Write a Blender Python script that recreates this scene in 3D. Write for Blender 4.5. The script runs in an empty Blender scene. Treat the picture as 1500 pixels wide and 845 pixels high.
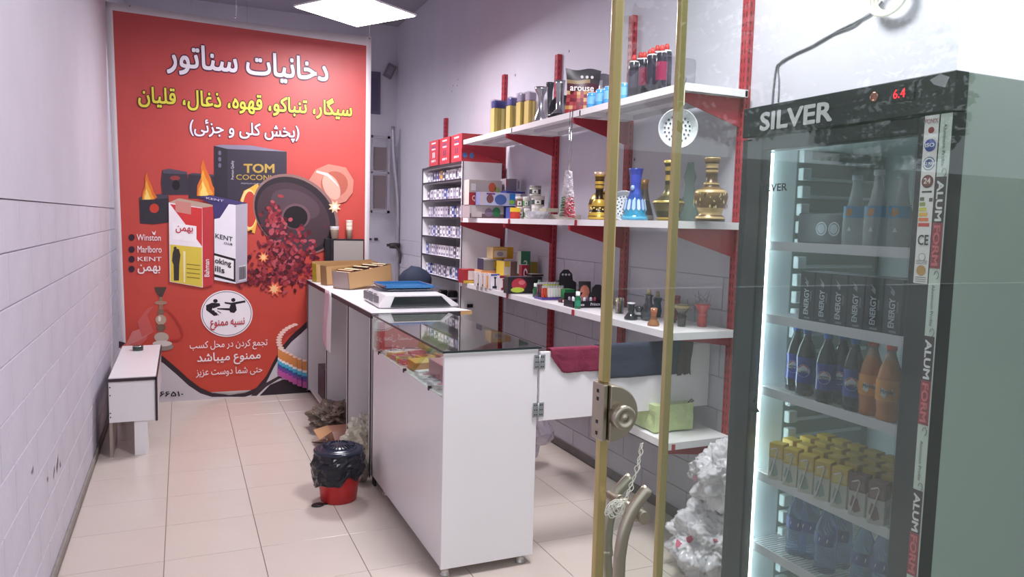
import bpy, bmesh, math, random
import numpy as np
from mathutils import Vector, Matrix, noise
from mathutils.geometry import delaunay_2d_cdt
random.seed(7)
R = math.radians
SC = bpy.context.scene
COL = SC.collection

# ---------------------------------------------------------------- camera
F_PX = 1093.486
YAW, PITCH, ROLL = 0.418055, 0.0881256, 0.0253145
CAM = Vector((0, 0, 1.5))
fwd = Vector((math.sin(YAW)*math.cos(PITCH), math.cos(YAW)*math.cos(PITCH), -math.sin(PITCH)))
rt0 = Vector((math.cos(YAW), -math.sin(YAW), 0)); up0 = rt0.cross(fwd)
rt = rt0*math.cos(ROLL) + up0*math.sin(ROLL); upv = up0*math.cos(ROLL) - rt0*math.sin(ROLL)
cd = bpy.data.cameras.new('camera'); cam = bpy.data.objects.new('camera', cd); COL.objects.link(cam)
cd.sensor_width = 36; cd.lens = 36*F_PX/1500; cd.clip_start = 0.02; cd.clip_end = 200
cam.matrix_world = Matrix(((rt.x, upv.x, -fwd.x, 0), (rt.y, upv.y, -fwd.y, 0), (rt.z, upv.z, -fwd.z, 1.5), (0, 0, 0, 1)))
SC.camera = cam

# ---------------------------------------------------------------- world, lights, exposure
SC.view_settings.view_transform = 'Standard'; SC.view_settings.look = 'None'
SC.view_settings.gamma = 1; SC.view_settings.use_curve_mapping = False
SC.view_settings.exposure = 0.0
W = bpy.data.worlds.new('sky'); SC.world = W; W.use_nodes = True
bg = W.node_tree.nodes['Background']; bg.inputs[0].default_value = (0.86, 0.93, 1.0, 1); bg.inputs[1].default_value = 1.25

# ---------------------------------------------------------------- helpers
def lin(c):
    if isinstance(c, str):
        c = c.lstrip('#'); c = [int(c[i:i+2], 16)/255 for i in (0, 2, 4)]
    return tuple(x/12.92 if x <= .04045 else ((x+.055)/1.055)**2.4 for x in c[:3]) + (1,)
def ray(px, py): return fwd + rt*((px-750)/F_PX) - upv*((py-422.5)/F_PX)
def atX(px, py, x): r = ray(px, py); return CAM + r*(x/r.x)       # where a sight line meets a real wall / shelf face
def atY(px, py, y): r = ray(px, py); return CAM + r*(y/r.y)
def atZ(px, py, z): r = ray(px, py); return CAM + r*((z-1.5)/r.z)

MATS = {}
def mat(name, col='ffffff', rough=.5, metal=0, var=.0, vscale=8, bump=0, bscale=60, coat=0, trans=0, ior=1.45, emit=None, estr=0, attr=False, alpha=1, rand=0, sss=0, spec=.5):
    if name in MATS: return MATS[name]
    m = bpy.data.materials.new(name); m.use_nodes = True; nt = m.node_tree; N = nt.nodes; L = nt.links
    b = N['Principled BSDF']
    b.inputs['Roughness'].default_value = rough; b.inputs['Metallic'].default_value = metal
    b.inputs['Coat Weight'].default_value = coat; b.inputs['IOR'].default_value = ior
    b.inputs['Transmission Weight'].default_value = trans; b.inputs['Alpha'].default_value = alpha
    b.inputs['Specular IOR Level'].default_value = spec
    c = lin(col); src = None
    if attr:
        a = N.new('ShaderNodeAttribute'); a.attribute_name = 'Col'; src = a.outputs['Color']
    else:
        g = N.new('ShaderNodeRGB'); g.outputs[0].default_value = c; src = g.outputs[0]
    tc = N.new('ShaderNodeTexCoord')
    if var:
        n = N.new('ShaderNodeTexNoise'); n.inputs['Scale'].default_value = vscale; n.inputs['Detail'].default_value = 5
        L.new(tc.outputs['Object'], n.inputs['Vector'])
        h = N.new('ShaderNodeHueSaturation'); mr = N.new('ShaderNodeMapRange')
        mr.inputs[1].default_value = .25; mr.inputs[2].default_value = .75; mr.inputs[3].default_value = 1-var; mr.inputs[4].default_value = 1+var
        L.new(n.outputs[0], mr.inputs[0]); L.new(mr.outputs[0], h.inputs['Value']); L.new(src, h.inputs['Color']); src = h.outputs[0]
    if rand:
        oi = N.new('ShaderNodeObjectInfo'); mr = N.new('ShaderNodeMapRange'); mr.inputs[3].default_value = 1-rand; mr.inputs[4].default_value = 1+rand
        h = N.new('ShaderNodeHueSaturation'); L.new(oi.outputs['Random'], mr.inputs[0]); L.new(mr.outputs[0], h.inputs['Value']); L.new(src, h.inputs['Color']); src = h.outputs[0]
    L.new(src, b.inputs['Base Color'])
    if bump:
        n = N.new('ShaderNodeTexNoise'); n.inputs['Scale'].default_value = bscale; n.inputs['Detail'].default_value = 4
        L.new(tc.outputs['Object'], n.inputs['Vector'])
        bp = N.new('ShaderNodeBump'); bp.inputs['Strength'].default_value = bump; bp.inputs['Distance'].default_value = .01
        L.new(n.outputs[0], bp.inputs['Height']); L.new(bp.outputs[0], b.inputs['Normal'])
    if emit:
        b.inputs['Emission Color'].default_value = lin(emit); b.inputs['Emission Strength'].default_value = estr
    MATS[name] = m; return m

def glass_mat(name, tint, ior=1.5, rough=0.0, haze=0.0, hazecol='ffffff'):
    if name in MATS: return MATS[name]
    m = bpy.data.materials.new(name); m.use_nodes = True; nt = m.node_tree; N = nt.nodes; L = nt.links
    N.remove(N['Principled BSDF']); out = N['Material Output']
    t = N.new('ShaderNodeBsdfTransparent'); t.inputs[0].default_value = lin(tint)
    g = N.new('ShaderNodeBsdfGlossy'); g.inputs['Roughness'].default_value = rough
    lw = N.new('ShaderNodeLayerWeight'); lw.inputs[0].default_value = .5          # Schlick reflectance, the same from both sides of the pane
    pw = N.new('ShaderNodeMath'); pw.operation = 'POWER'; pw.inputs[1].default_value = 5; L.new(lw.outputs['Facing'], pw.inputs[0])
    f0 = ((ior-1)/(ior+1))**2
    ma = N.new('ShaderNodeMath'); ma.operation = 'MULTIPLY_ADD'; ma.inputs[1].default_value = 1-f0; ma.inputs[2].default_value = f0; L.new(pw.outputs[0], ma.inputs[0])
    mx = N.new('ShaderNodeMixShader'); L.new(ma.outputs[0], mx.inputs[0]); L.new(t.outputs[0], mx.inputs[1]); L.new(g.outputs[0], mx.inputs[2])
    last = mx.outputs[0]
    if haze:
        d = N.new('ShaderNodeBsdfDiffuse'); d.inputs[0].default_value = lin(hazecol)
        tc = N.new('ShaderNodeTexCoord'); n = N.new('ShaderNodeTexNoise'); n.inputs['Scale'].default_value = 3; n.inputs['Detail'].default_value = 6
        L.new(tc.outputs['Object'], n.inputs['Vector']); mr = N.new('ShaderNodeMapRange'); mr.inputs[1].default_value = .3; mr.inputs[2].default_value = .8; mr.inputs[3].default_value = haze*.4; mr.inputs[4].default_value = haze*1.6
        L.new(n.outputs[0], mr.inputs[0]); m2 = N.new('ShaderNodeMixShader'); L.new(mr.outputs[0], m2.inputs[0]); L.new(last, m2.inputs[1]); L.new(d.outputs[0], m2.inputs[2]); last = m2.outputs[0]
    L.new(last, out.inputs[0]); MATS[name] = m; return m

class MB:
    def __init__(s): s.v = []; s.f = []; s.c = []; s.sm = []
    def add(s, vs, fs, col='ffffff', smooth=False, M=None):
        o = len(s.v)
        for p in vs:
            p = Vector(p); s.v.append(M @ p if M else p)
        for k, f in enumerate(fs):
            s.f.append([i+o for i in f]); s.c.append(col[k] if isinstance(col, list) else col); s.sm.append(smooth)
        return s
    def box(s, x0, y0, z0, x1, y1, z1, col='ffffff', M=None, F=None):
        # face order: -z +z -y +y -x +x ; F = dict of overrides
        vs = [(x0,y0,z0),(x1,y0,z0),(x1,y1,z0),(x0,y1,z0),(x0,y0,z1),(x1,y0,z1),(x1,y1,z1),(x0,y1,z1)]
        fs = [(0,3,2,1),(4,5,6,7),(0,1,5,4),(2,3,7,6),(0,4,7,3),(1,2,6,5)]
        F = F or {}; cs = [F.get(k, col) for k in ('-z','+z','-y','+y','-x','+x')]
        return s.add(vs, fs, cs, False, M)
    def lathe(s, prof, c=(0,0,0), n=16, col='ffffff', M=None, smooth=True, sx=1, sy=1, cap=True, twist=0, flute=0, nf=8):
        vs = []; fs = []; cs = []
        for k, p in enumerate(prof):
            r, z = p[0], p[1]
            for i in range(n):
                a = 2*math.pi*i/n + twist*k; rr = r*(1+flute*math.cos(nf*a))
                vs.append((c[0]+rr*math.cos(a)*sx, c[1]+rr*math.sin(a)*sy, c[2]+z))
        for k in range(len(prof)-1):
            cc = prof[k][2] if len(prof[k]) > 2 else col
            for i in range(n):
                j = (i+1) % n; fs.append((k*n+i, k*n+j, (k+1)*n+j, (k+1)*n+i)); cs.append(cc)
        s.add(vs, fs, cs, smooth, M)
        if cap:
            o = len(s.v)-len(vs)
            s.f.append([o+i for i in reversed(range(n))]); s.c.append(prof[0][2] if len(prof[0]) > 2 else col); s.sm.append(False)
            s.f.append([o+(len(prof)-1)*n+i for i in range(n)]); s.c.append(prof[-1][2] if len(prof[-1]) > 2 else col); s.sm.append(False)
        return s
    def tube(s, pts, r, n=8, col='ffffff', M=None, closed=False):
        pts = [Vector(p) for p in pts]; m = len(pts); vs = []; fs = []
        u = None
        for k, p in enumerate(pts):
            d = (pts[(k+1) % m] - pts[k-1]) if closed else (pts[min(k+1, m-1)] - pts[max(k-1, 0)])
            d.normalize()
            if u is None:
                u = d.cross(Vector((0, 0, 1)))
                if u.length < .1: u = d.cross(Vector((1, 0, 0)))
            u = (u - d*u.dot(d)).normalized(); w = d.cross(u)
            rr = r[k] if isinstance(r, (list, tuple)) else r
            for i in range(n):
                a = 2*math.pi*i/n; vs.append(p + (u*math.cos(a) + w*math.sin(a))*rr)
        for k in range(m if closed else m-1):
            kk = (k+1) % m
            for i in range(n):
                j = (i+1) % n; fs.append((k*n+i, k*n+j, kk*n+j, kk*n+i))
        if not closed: fs += [tuple(reversed(range(n))), tuple((m-1)*n+i for i in range(n))]
        return s.add(vs, fs, col, True, M)
    def poly(s, pts, col='ffffff', M=None): return s.add(pts, [tuple(range(len(pts)))], col, False, M)
    def build(s, name, m, parent=None, bevel=0, world=True, seg=1, solid=0):
        me = bpy.data.meshes.new(name)
        org = ORG.get(parent.name, Vector((0, 0, 0))) if (parent and world) else Vector((0, 0, 0))
        me.from_pydata([p-org for p in s.v], [], s.f); me.validate()
        ms = m if isinstance(m, list) else [m]
        for k in ms: me.materials.append(k)
        me.polygons.foreach_set('use_smooth', s.sm[:len(me.polygons)])
        if any(c != 'ffffff' for c in s.c) and len(me.polygons) == len(s.f):
            at = me.color_attributes.new('Col', 'FLOAT_COLOR', 'CORNER'); data = []
            cache = {}
            for c, f in zip(s.c, s.f):
                if isinstance(c, tuple) and not isinstance(c[0], (float, int)):
                    for q in c: data += lin(q)
                else:
                    if c not in cache: cache[c] = lin(c)
                    data += list(cache[c])*len(f)
            at.data.foreach_set('color', data)
        o = bpy.data.objects.new(name, me); COL.objects.link(o)
        if parent: o.parent = parent; ORG[o.name] = org
        if bevel:
            b = o.modifiers.new('bevel', 'BEVEL'); b.width = bevel; b.segments = seg; b.limit_method = 'ANGLE'; b.harden_normals = False
        if solid:
            b = o.modifiers.new('solid', 'SOLIDIFY'); b.thickness = solid; b.offset = 0
        return o
ORG = {}
def thing(name, label, cat, loc=(0, 0, 0), rz=0, group=None):
    o = bpy.data.objects.new(name, None); COL.objects.link(o); o.location = loc; o.rotation_euler = (0, 0, rz); o.empty_display_size = .05
    o['label'] = label; o['category'] = cat
    if group: o['group'] = group
    ORG[o.name] = Vector(loc) if rz == 0 else Vector((0, 0, 0))
    return o
def tag(o, label, cat, group=None):
    o['label'] = label; o['category'] = cat
    if group: o['group'] = group
    return o
def struct(o): o['kind'] = 'structure'; return o
def stuff(o): o['kind'] = 'stuff'; return o
def dup(root, loc, rz=None, label=None, group=None):
    r = root.copy(); COL.objects.link(r); r.location = loc
    if rz is not None: r.rotation_euler = (0, 0, rz)
    if label: r['label'] = label
    if group: r['group'] = group
    for ch in list(root.children):
        c = ch.copy(); COL.objects.link(c); c.parent = r
        for g in ch.children:
            d = g.copy(); COL.objects.link(d); d.parent = c
    return r
def beside(mb, name, m, parent, label=None, **k):
    o = mb.build(name, m, parent, **k)
    if label: o['label'] = label
    return o
def T(x, y, z, rz=0, rx=0, ry=0, s=1):
    return Matrix.Translation((x, y, z)) @ Matrix.Rotation(rz, 4, 'Z') @ Matrix.Rotation(ry, 4, 'Y') @ Matrix.Rotation(rx, 4, 'X') @ Matrix.Scale(s, 4)
ORD = ['first','second','third','fourth','fifth','sixth','seventh','eighth','ninth','tenth','eleventh','twelfth','thirteenth','fourteenth','fifteenth']

# ---------------------------------------------------------------- lettering
JOIN = {'ا':0xFE8D,'ب':0xFE8F,'پ':0xFB56,'ت':0xFE95,'ج':0xFE9D,'خ':0xFEA5,'ح':0xFEA1,'د':0xFEA9,'ذ':0xFEAB,'ر':0xFEAD,'ز':0xFEAF,'س':0xFEB1,'ش':0xFEB5,'ع':0xFEC9,'غ':0xFECD,
        'ق':0xFED5,'ک':0xFB8E,'گ':0xFB92,'ل':0xFEDD,'م':0xFEE1,'ن':0xFEE5,'و':0xFEED,'ه':0xFEE9,'ی':0xFBFC,'ئ':0xFE89}
NOLEFT = set('ادذرزو')
def shape(t):
    out = []
    for i, ch in enumerate(t):
        if ch in JOIN:
            pv = i > 0 and t[i-1] in JOIN and t[i-1] not in NOLEFT
            nx = i+1 < len(t) and t[i+1] in JOIN and ch not in NOLEFT
            out.append(chr(JOIN[ch] + (3 if pv and nx else 1 if pv else 2 if nx else 0)))
        else: out.append({'(': ')', ')': '('}.get(ch, ch))
    return ''.join(reversed(out))
TXT = {}
def text_geo(s, bold=0.0, shear=0.0):
    k = (s, bold, shear)
    if k in TXT: return TXT[k]
    cu = bpy.data.curves.new('t', 'FONT'); cu.body = s; cu.resolution_u = 3; cu.shear = shear; cu.fill_mode = 'NONE'
    o = bpy.data.objects.new('t', cu); COL.objects.link(o); bpy.context.view_layer.update()
    dg = bpy.context.evaluated_depsgraph_get(); me = o.evaluated_get(dg).to_mesh()
    pv = [Vector((v.co.x, v.co.y)) for v in me.vertices]; ed = [tuple(e.vertices) for e in me.edges]
    o.evaluated_get(dg).to_mesh_clear(); bpy.data.objects.remove(o); bpy.data.curves.remove(cu)
    nxt = {}                                        # closed outlines -> triangles, kept where the winding number is not zero
    for a, b in ed: nxt.setdefault(a, []).append(b); nxt.setdefault(b, []).append(a)
    seen = set(); loops = []
    for a in sorted(nxt):
        if a in seen: continue
        lp = [a]; seen.add(a); cur = nxt[a][0] if min(nxt[a]) != a+1 else a+1
        while cur not in seen:
            seen.add(cur); lp.append(cur); cur = next((q for q in nxt[cur] if q not in seen), lp[0])
        loops.append(lp)
    cv, ce, cf, _, _, _ = delaunay_2d_cdt(pv, ed, [], 0, 1e-7)
    segs = [(pv[lp[i]], pv[lp[(i+1) % len(lp)]]) for lp in loops for i in range(len(lp))]
    sx = np.array([(p.x, p.y, q.x, q.y) for p, q in segs]); fs = []
    for t in cf:
        cx = sum(cv[i].x for i in t)/3; cy = sum(cv[i].y for i in t)/3
        up_ = (sx[:, 1] <= cy) & (sx[:, 3] > cy); dn = (sx[:, 1] > cy) & (sx[:, 3] <= cy)
        with np.errstate(divide='ignore', invalid='ignore'): xi = sx[:, 0]+(cy-sx[:, 1])/(sx[:, 3]-sx[:, 1])*(sx[:, 2]-sx[:, 0])
        if (up_ & (xi > cx)).sum() - (dn & (xi > cx)).sum() != 0: fs.append(tuple(t))
    vs = [(v.x, v.y) for v in cv]
    x0 = min(v[0] for v in vs); x1 = max(v[0] for v in vs); y1 = max(v[1] for v in vs); y0 = min(v[1] for v in vs)
    TXT[k] = (vs, fs, x0, x1, y0, y1); return TXT[k]
def write(mb, s, P, U, V, w, h, col, bold=.0, n=None, fa=False, shear=0.0, ref=None):
    """flat lettering: baseline starts at P, runs w metres along U, reaches h metres above the baseline along V"""
    if fa: s = shape(s)
    vs, fs, x0, x1, y0, y1 = text_geo(s, 0, shear)
    P = Vector(P); U = Vector(U); V = Vector(V)
    if n is not None: P = P + Vector(n)
    nb = 1 if bold < .008 else (4 if bold < .03 else 8)
    for k in range(nb):                                    # thicker strokes: the outline laid down again, slightly shifted
        dx = bold*math.cos(k*2*math.pi/nb+.785) if nb > 1 else 0; dy = bold*math.sin(k*2*math.pi/nb+.785) if nb > 1 else 0
        Q = P + U.cross(V)*(.00016*k)
        mb.add([Q + U*((x+dx-x0)/(x1-x0)*w) + V*((y+dy)/y1*h) for x, y in vs], fs, col)

# ---------------------------------------------------------------- common materials
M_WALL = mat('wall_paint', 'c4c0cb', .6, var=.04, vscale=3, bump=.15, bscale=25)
M_BLOCK = mat('painted_block', 'c4c0cb', .55, var=.05, vscale=6, bump=.25, bscale=35, rand=.015)
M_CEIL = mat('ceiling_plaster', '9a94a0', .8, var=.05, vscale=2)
M_TILE = mat('cream_tile', 'cfc3b9', .22, var=.025, vscale=4, rand=.015, bump=.02, bscale=6)
M_GROUT = mat('grout', '8d8078', .9)
M_WHITE = mat('white_laminate', 'ebe8ea', .3, var=.01, vscale=5)
M_EDGE = mat('dark_edging', '3a3137', .5)
M_PRINT = mat('printed_vinyl', attr=True, rough=.42, var=.05, vscale=5)
M_CARD = mat('printed_card', attr=True, rough=.4)
M_GLOSS = mat('printed_gloss', attr=True, rough=.18, coat=.3)
M_RED = mat('red_powder_coat', 'a3303c', .42, var=.06, vscale=14)
M_SHELF = mat('shelf_white', 'eeeaec', .35, var=.015)
M_BRASS = mat('brass_profile', 'cbb57e', .27, metal=.75, var=.1, vscale=3)
M_STEEL = mat('brushed_steel', 'b8ad9c', .36, metal=1, var=.05, vscale=20)
M_CHROME = mat('chrome', 'c9c9cc', .1, metal=1)
M_BLACK = mat('black_plastic', '17171b', .35)
M_KRAFT = mat('kraft_card', 'b08f66', .75, var=.06, vscale=20)

# ================================================================ SETTING
XL, XR, YB, ZC, YF = -0.5, 2.33, 8.7, 3.73, 1.1
# floor with single tiles
fl = MB(); fl.box(XL-.2, YF-.15, -.12, XR+.2, YB+.2, -.004); floor = struct(fl.build('floor', M_GROUT))
tm = MB(); tm.box(.002, .002, -.006, .398, .398, 0); tile0 = None
yrows = [.65+.4*k for k in range(1, 21)]
for y in yrows:
    for k in range(-2, 7):
        x = -.085+.4*k
        x0 = max(x, XL); x1 = min(x+.4, XR); y1 = min(y+.4, YB)
        if x1-x0 < .03 or y1-y < .03: continue
        if x1-x0 > .399 and y1-y > .399 and tile0:
            o = tile0.copy(); COL.objects.link(o); o.location = (x, y, 0); o.parent = floor; continue
        t = MB(); t.box(.0015, .0015, -.006, x1-x0-.0015, y1-y-.0015, 0); o = t.build('tile', M_TILE, floor, world=False, bevel=.0008); o.location = (x0, y, 0)
        if x1-x0 > .399: tile0 = o
# walls: painted block courses below, smooth plaster above
def block_wall(side, X, ztop, sgn):
    w = MB()
    if sgn > 0:
        w.box(X-.2, YF-.1, 0, X-.008, YB+.2, ztop); w.box(X-.2, YF-.1, ztop, X+.006, YB+.2, ZC)
    else:
        w.box(X+.008, YF-.1, 0, X+.2, YB+.2, ztop); w.box(X-.0, YF-.1, ztop, X+.2, YB+.2, ZC)
    wall = struct(w.build('wall_'+side, M_WALL)); n = round(ztop/.1675); h = ztop/n; b0 = None
    for r in range(n):
        y = YF-.1-(.2 if r % 2 else 0)
        while y < YB:
            y0 = max(y, YF-.1); y1 = min(y+.4, YB)
            if y1-y0 > .399 and b0:
                o = b0.copy(); COL.objects.link(o); o.parent = wall
            else:
                m = MB(); L = y1-y0
                if sgn > 0: m.box(-.012, .0022, .0022, 0, L-.0022, h-.0022)
                else: m.box(0, .0022, .0022, .012, L-.0022, h-.0022)
                o = m.build('block', M_BLOCK, wall, world=False, bevel=.0018)
                if L > .399: b0 = o
            o.location = (X, y0, r*h); y += .4
    return wall
wl = block_wall('left', XL, 1.535, 1); wr = block_wall('right', XR, 1.27, -1)
b = MB(); b.box(XL-.2, YB, 0, XR+.2, YB+.2, ZC); struct(b.build('wall_back', M_WALL))
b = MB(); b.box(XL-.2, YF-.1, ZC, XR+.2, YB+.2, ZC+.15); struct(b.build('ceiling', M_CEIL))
b = MB(); b.box(XL, YF, 0, XL+.012, 6.45, .035); struct(b.build('baseboard_left', mat('dusty_skirting', '938b86', .8, var=.15, vscale=20), bevel=.002))
b = MB(); b.box(XR-.012, 1.95, 0, XR, YB, .05); struct(b.build('baseboard_right', mat('grey_skirting', '6f6868', .8, var=.1)))
# scuffs and chips on the left wall, nail holes on the right wall
sc = MB()
for (px, py, l) in ((84, 690, .05), (86, 678, .04), (80, 700, .04), (88, 684, .03), (19, 154, .006), (48, 690, .02), (70, 705, .02)):
    p = atX(px, py, XL+.0015)
    for k in range(3):
        q = p + Vector((0, random.uniform(-.02, .02), random.uniform(-.015, .015)))
        sc.poly([q, q+Vector((0, .006, l*.3)), q+Vector((0, .012, l)), q+Vector((0, -.004, l*.6))], '77717c')
o = sc.build('scuff_mark', M_CARD, wl)
sc = MB()
for (px, py) in ((662, 135), (670, 127), (671, 118), (664, 127), (834, 77), (755, 112), (930, 236)):
    p = atX(px, py, XR-.0015); sc.poly([p, p+Vector((0, .012, .004)), p+Vector((0, .008, .02)), p+Vector((0, -.004, .014))], '55505a')
sc.build('nail_hole', M_CARD, wr)

# outside: pavement, street, opposite houses and trees (they show in the glass)
b = MB(); b.box(-30, -3.2, -.14, 30, YF-.15, -.02); struct(b.build('pavement', mat('paving', '8f8a84', .85, var=.08, vscale=2)))
b = MB(); b.box(-30, -14, -.2, 30, -3.2, -.13); struct(b.build('street', mat('asphalt', '86827e', .9, var=.1, vscale=3)))
b = MB(); b.box(-30, -20, -.1, 30, -14, 3.4); struct(b.build('trim_1', mat('opposite_facade', 'b5b0a8', .9, var=.3, vscale=.9)))
M_LEAF = mat('leaf_green', '6f7f5c', .6, var=.2, vscale=2); rl = random.Random(12)
for k, (x, y, h) in enumerate(((2.5, -6.5, 4.6), (6.5, -5.5, 5.2), (11, -7, 5.0), (16, -6, 5.5), (-3, -8, 5))):
    t = thing('street_tree', f'leafy street tree across the pavement, {ORD[k]} along the kerb, seen in the glass', 'tree', (x, y, -.13))
    b = MB(); b.tube([(x, y, -.13), (x+.1, y, h*.35), (x, y+.1, h*.7)], [.12, .09, .05], 8); b.build('trunk', mat('bark', '5c5048', .9), t)
    b = MB()
    for j in range(1500):
        d = Vector((rl.gauss(0, 1), rl.gauss(0, 1), rl.gauss(0, .8))).normalized()*rl.uniform(.3, 1)**.5; c_ = Vector((x+d.x*1.5, y+d.y*1.3, h*.75+d.z*1.35)); a_ = Vector((rl.gauss(0,1), rl.gauss(0,1), rl.gauss(0,1))).normalized()*.11; e_ = a_.orthogonal().normalized()*.06
        b.poly([c_-a_, c_+e_, c_+a_, c_-e_])
    stuff(b.build('foliage', M_LEAF, t))
# shop front
M_PANE = glass_mat('green_float_glass', 'f9fcfa', 1.5, haze=.016, hazecol='c4d4cc')
b = MB(); b.box(XL-.2, YF-.1, 2.62, XR+.2, YF+.1, ZC); struct(b.build('wall_front', M_WALL))
win = MB(); win.box(.85, 1.165, .03, XR, 1.173, 2.6)
wo = struct(win.build('window_1', M_PANE))
b = MB(); b.box(.840, 1.162, 0, .856, 1.176, 2.62); b.build('frame', M_BRASS, wo, bevel=.003, seg=2)
b = MB(); b.box(.855, 1.155, 0, XR, 1.183, .03); b.build('sill', M_BRASS, wo)
# sliding glass leaf with its brass edge, lock and pull handles
dr = MB(); dr.box(.672, 1.096, .02, 1.50, 1.104, 2.56)
door = struct(dr.build('door_1', M_PANE))
b = MB(); b.box(.659, 1.092, .02, .677, 1.108, 1.132); b.box(.659, 1.092, 1.228, .677, 1.108, 2.56); b.build('frame', M_BRASS, door, bevel=.004, seg=2)
lc = MB()
def dshape(cx, cz, r, y0, y1, n=20):
    pts = [(cx, cz-r)] + [(cx+(lx1-lx0)*math.sin(math.pi*k/n), cz-r*math.cos(math.pi*k/n)) for k in range(1, n)] + [(cx, cz+r)]
    m = len(pts); vs = [(x, y0, z) for x, z in pts] + [(x, y1, z) for x, z in pts]
    fs = [tuple(range(m)), tuple(reversed(range(m, 2*m)))] + [(i, i+m, (i+1) % m+m, (i+1) % m) for i in range(m)]
    lc.add(vs, fs)
lx0, lx1 = atY(895, 595, 1.066).x, atY(935, 595, 1.066).x
dshape(lx0, 1.18, .049, 1.066, 1.120)
lo = lc.build('lock', M_STEEL, door, bevel=.002, seg=2)
b = MB(); b.box(.652, 1.074, 1.131, lx0-.0015, 1.112, 1.229); b.build('lock_box', M_STEEL, door, bevel=.0015)
b = MB()
for z in (1.142, 1.162, 1.202, 1.216): b.box(.6513, 1.090, z-.003, .6521, 1.096, z+.003)
b.build('screw', M_BLACK, lo)
b = MB(); b.lathe([(.021, 0), (.021, .02), (.019, .023), (.013, .023), (.012, .02), (.0045, .02), (.004, .0225), (.0005, .0225)], n=24, M=T(lx0+.017, 1.067, 1.177, rx=R(90)))
b.build('cylinder', M_STEEL, lo)
def catmull(P, n=6):
    P = [Vector(p) for p in P]; P = [P[0]*2-P[1]]+P+[P[-1]*2-P[-2]]; out = []
    for i in range(1, len(P)-2):
        for k in range(n):
            t = k/n; a, b_, c, d = P[i-1], P[i], P[i+1], P[i+2]
            out.append(.5*((2*b_)+(-a+c)*t+(2*a-5*b_+4*c-d)*t*t+(-a+3*b_-3*c+d)*t*t*t))
    out.append(P[-2]); return out
def dhandle(name, pix, y, zmid):
    up = [atY(x, v, y) for x, v in pix]; low = [Vector((p.x, y, 2*zmid-p.z)) for p in reversed(up[:-1])]
    m = MB(); m.tube(catmull(up+low, 5), .0105, 14); return m.build(name, M_STEEL, door)
dhandle('handle', [(949, 715), (928, 744), (915, 776), (909, 806), (907, 830)], 1.035, .885)
dhandle('handle', [(924, 698), (904, 722), (893, 757), (889, 790), (890, 812)], 1.165, .90)
b = MB(); kn = atY(917, 741, 1.1)
for k in range(4): b.lathe([(.0125, -.002), (.014, 0), (.0125, .002)], n=16, M=T(kn.x, 1.06+.02*k, kn.z, rx=R(90)))
b.lathe([(.011, -.055), (.011, .06)], n=16, M=T(kn.x, 1.1, kn.z, rx=R(90)))
b.build('standoff', M_STEEL, door)
# frayed white cord hanging from the lock
b = MB(); rp = [(940, 648), (936, 668), (932, 690), (925, 712), (918, 730), (908, 738), (899, 745)]
for s in range(3):
    pts = []
    for k, (x, y) in enumerate(rp):
        p = atY(x, y, 1.058); pts.append(p+Vector((random.uniform(-.003, .003), random.uniform(-.004, .004), random.uniform(-.004, .004))))
    pts = catmull(pts, 8)
    pts = [p+Vector((.0022*math.sin(i*.9+s*2.1), .0022*math.cos(i*.9+s*2.1), 0)) for i, p in enumerate(pts)]
    b.tube(pts, .0009, 5)
c0 = atY(902, 745, 1.06)
pts = [c0+Vector((.014*math.sin(k*1.3)+.004*math.sin(k*.37), .008*math.cos(k*.9), .012*math.cos(k*1.7)+.003*math.sin(k*.5))) for k in range(46)]
b.tube(catmull(pts, 3), .0009, 5)
tag(b.build('cord', mat('white_cord', 'e8e4d8', .8)), 'frayed white cord knotted round the brass door handle', 'cord')

# ================================================================ LIGHTS
def panel_light(px_z, cx, cy, z, rz, power, label, size=.6):
    t = thing('ceiling_light', label, 'lamp', (cx, cy, z), 0)
    M = T(cx, cy, z, rz=rz)
    m = MB(); m.box(-size/2, -size/2, 0, size/2, size/2, .012, M=M); m.box(-.06, -.06, .012, .06, .06, .03, M=M); m.build('housing', M_WHITE, t)
    m = MB(); m.box(-size/2+.01, -size/2+.01, -.006, size/2-.01, size/2-.01, -.0005, M=M); m.build('diffuser', mat('lit_diffuser', 'ffffff', .5, emit='fdfbff', estr=14), t)
    m = MB()
    for sx in (-1, 1):
        a = M @ Vector((sx*size*.4, 0, .012)); m = MB(); m.tube([a, Vector((a.x, a.y, ZC))], .0015, 5); m.build('suspension_wire', M_CHROME, t)
    ld = bpy.data.lights.new('panel_glow', 'AREA'); ld.shape = 'SQUARE'; ld.size = size*.95; ld.energy = power; ld.color = (.97, .94, 1.0)
    lo = bpy.data.objects.new('panel_glow', ld); COL.objects.link(lo); lo.location = (0, 0, -.012); lo.parent = t; lo.rotation_euler = (0, 0, rz)
panel_light(None, 1.144, 5.394, 2.95, R(32), 46, 'glowing square ceiling panel hanging in front of the red banner')
panel_light(None, 1.4, 2.2, 3.1, R(0), 58, 'square ceiling panel hanging above the glass display counter')

panel_light(None, .35, 7.6, 3.15, R(0), 22, 'added unseen light panel behind the red banner, brightening the back corner')  # unseen lamp, added to brighten the back corner

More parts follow.
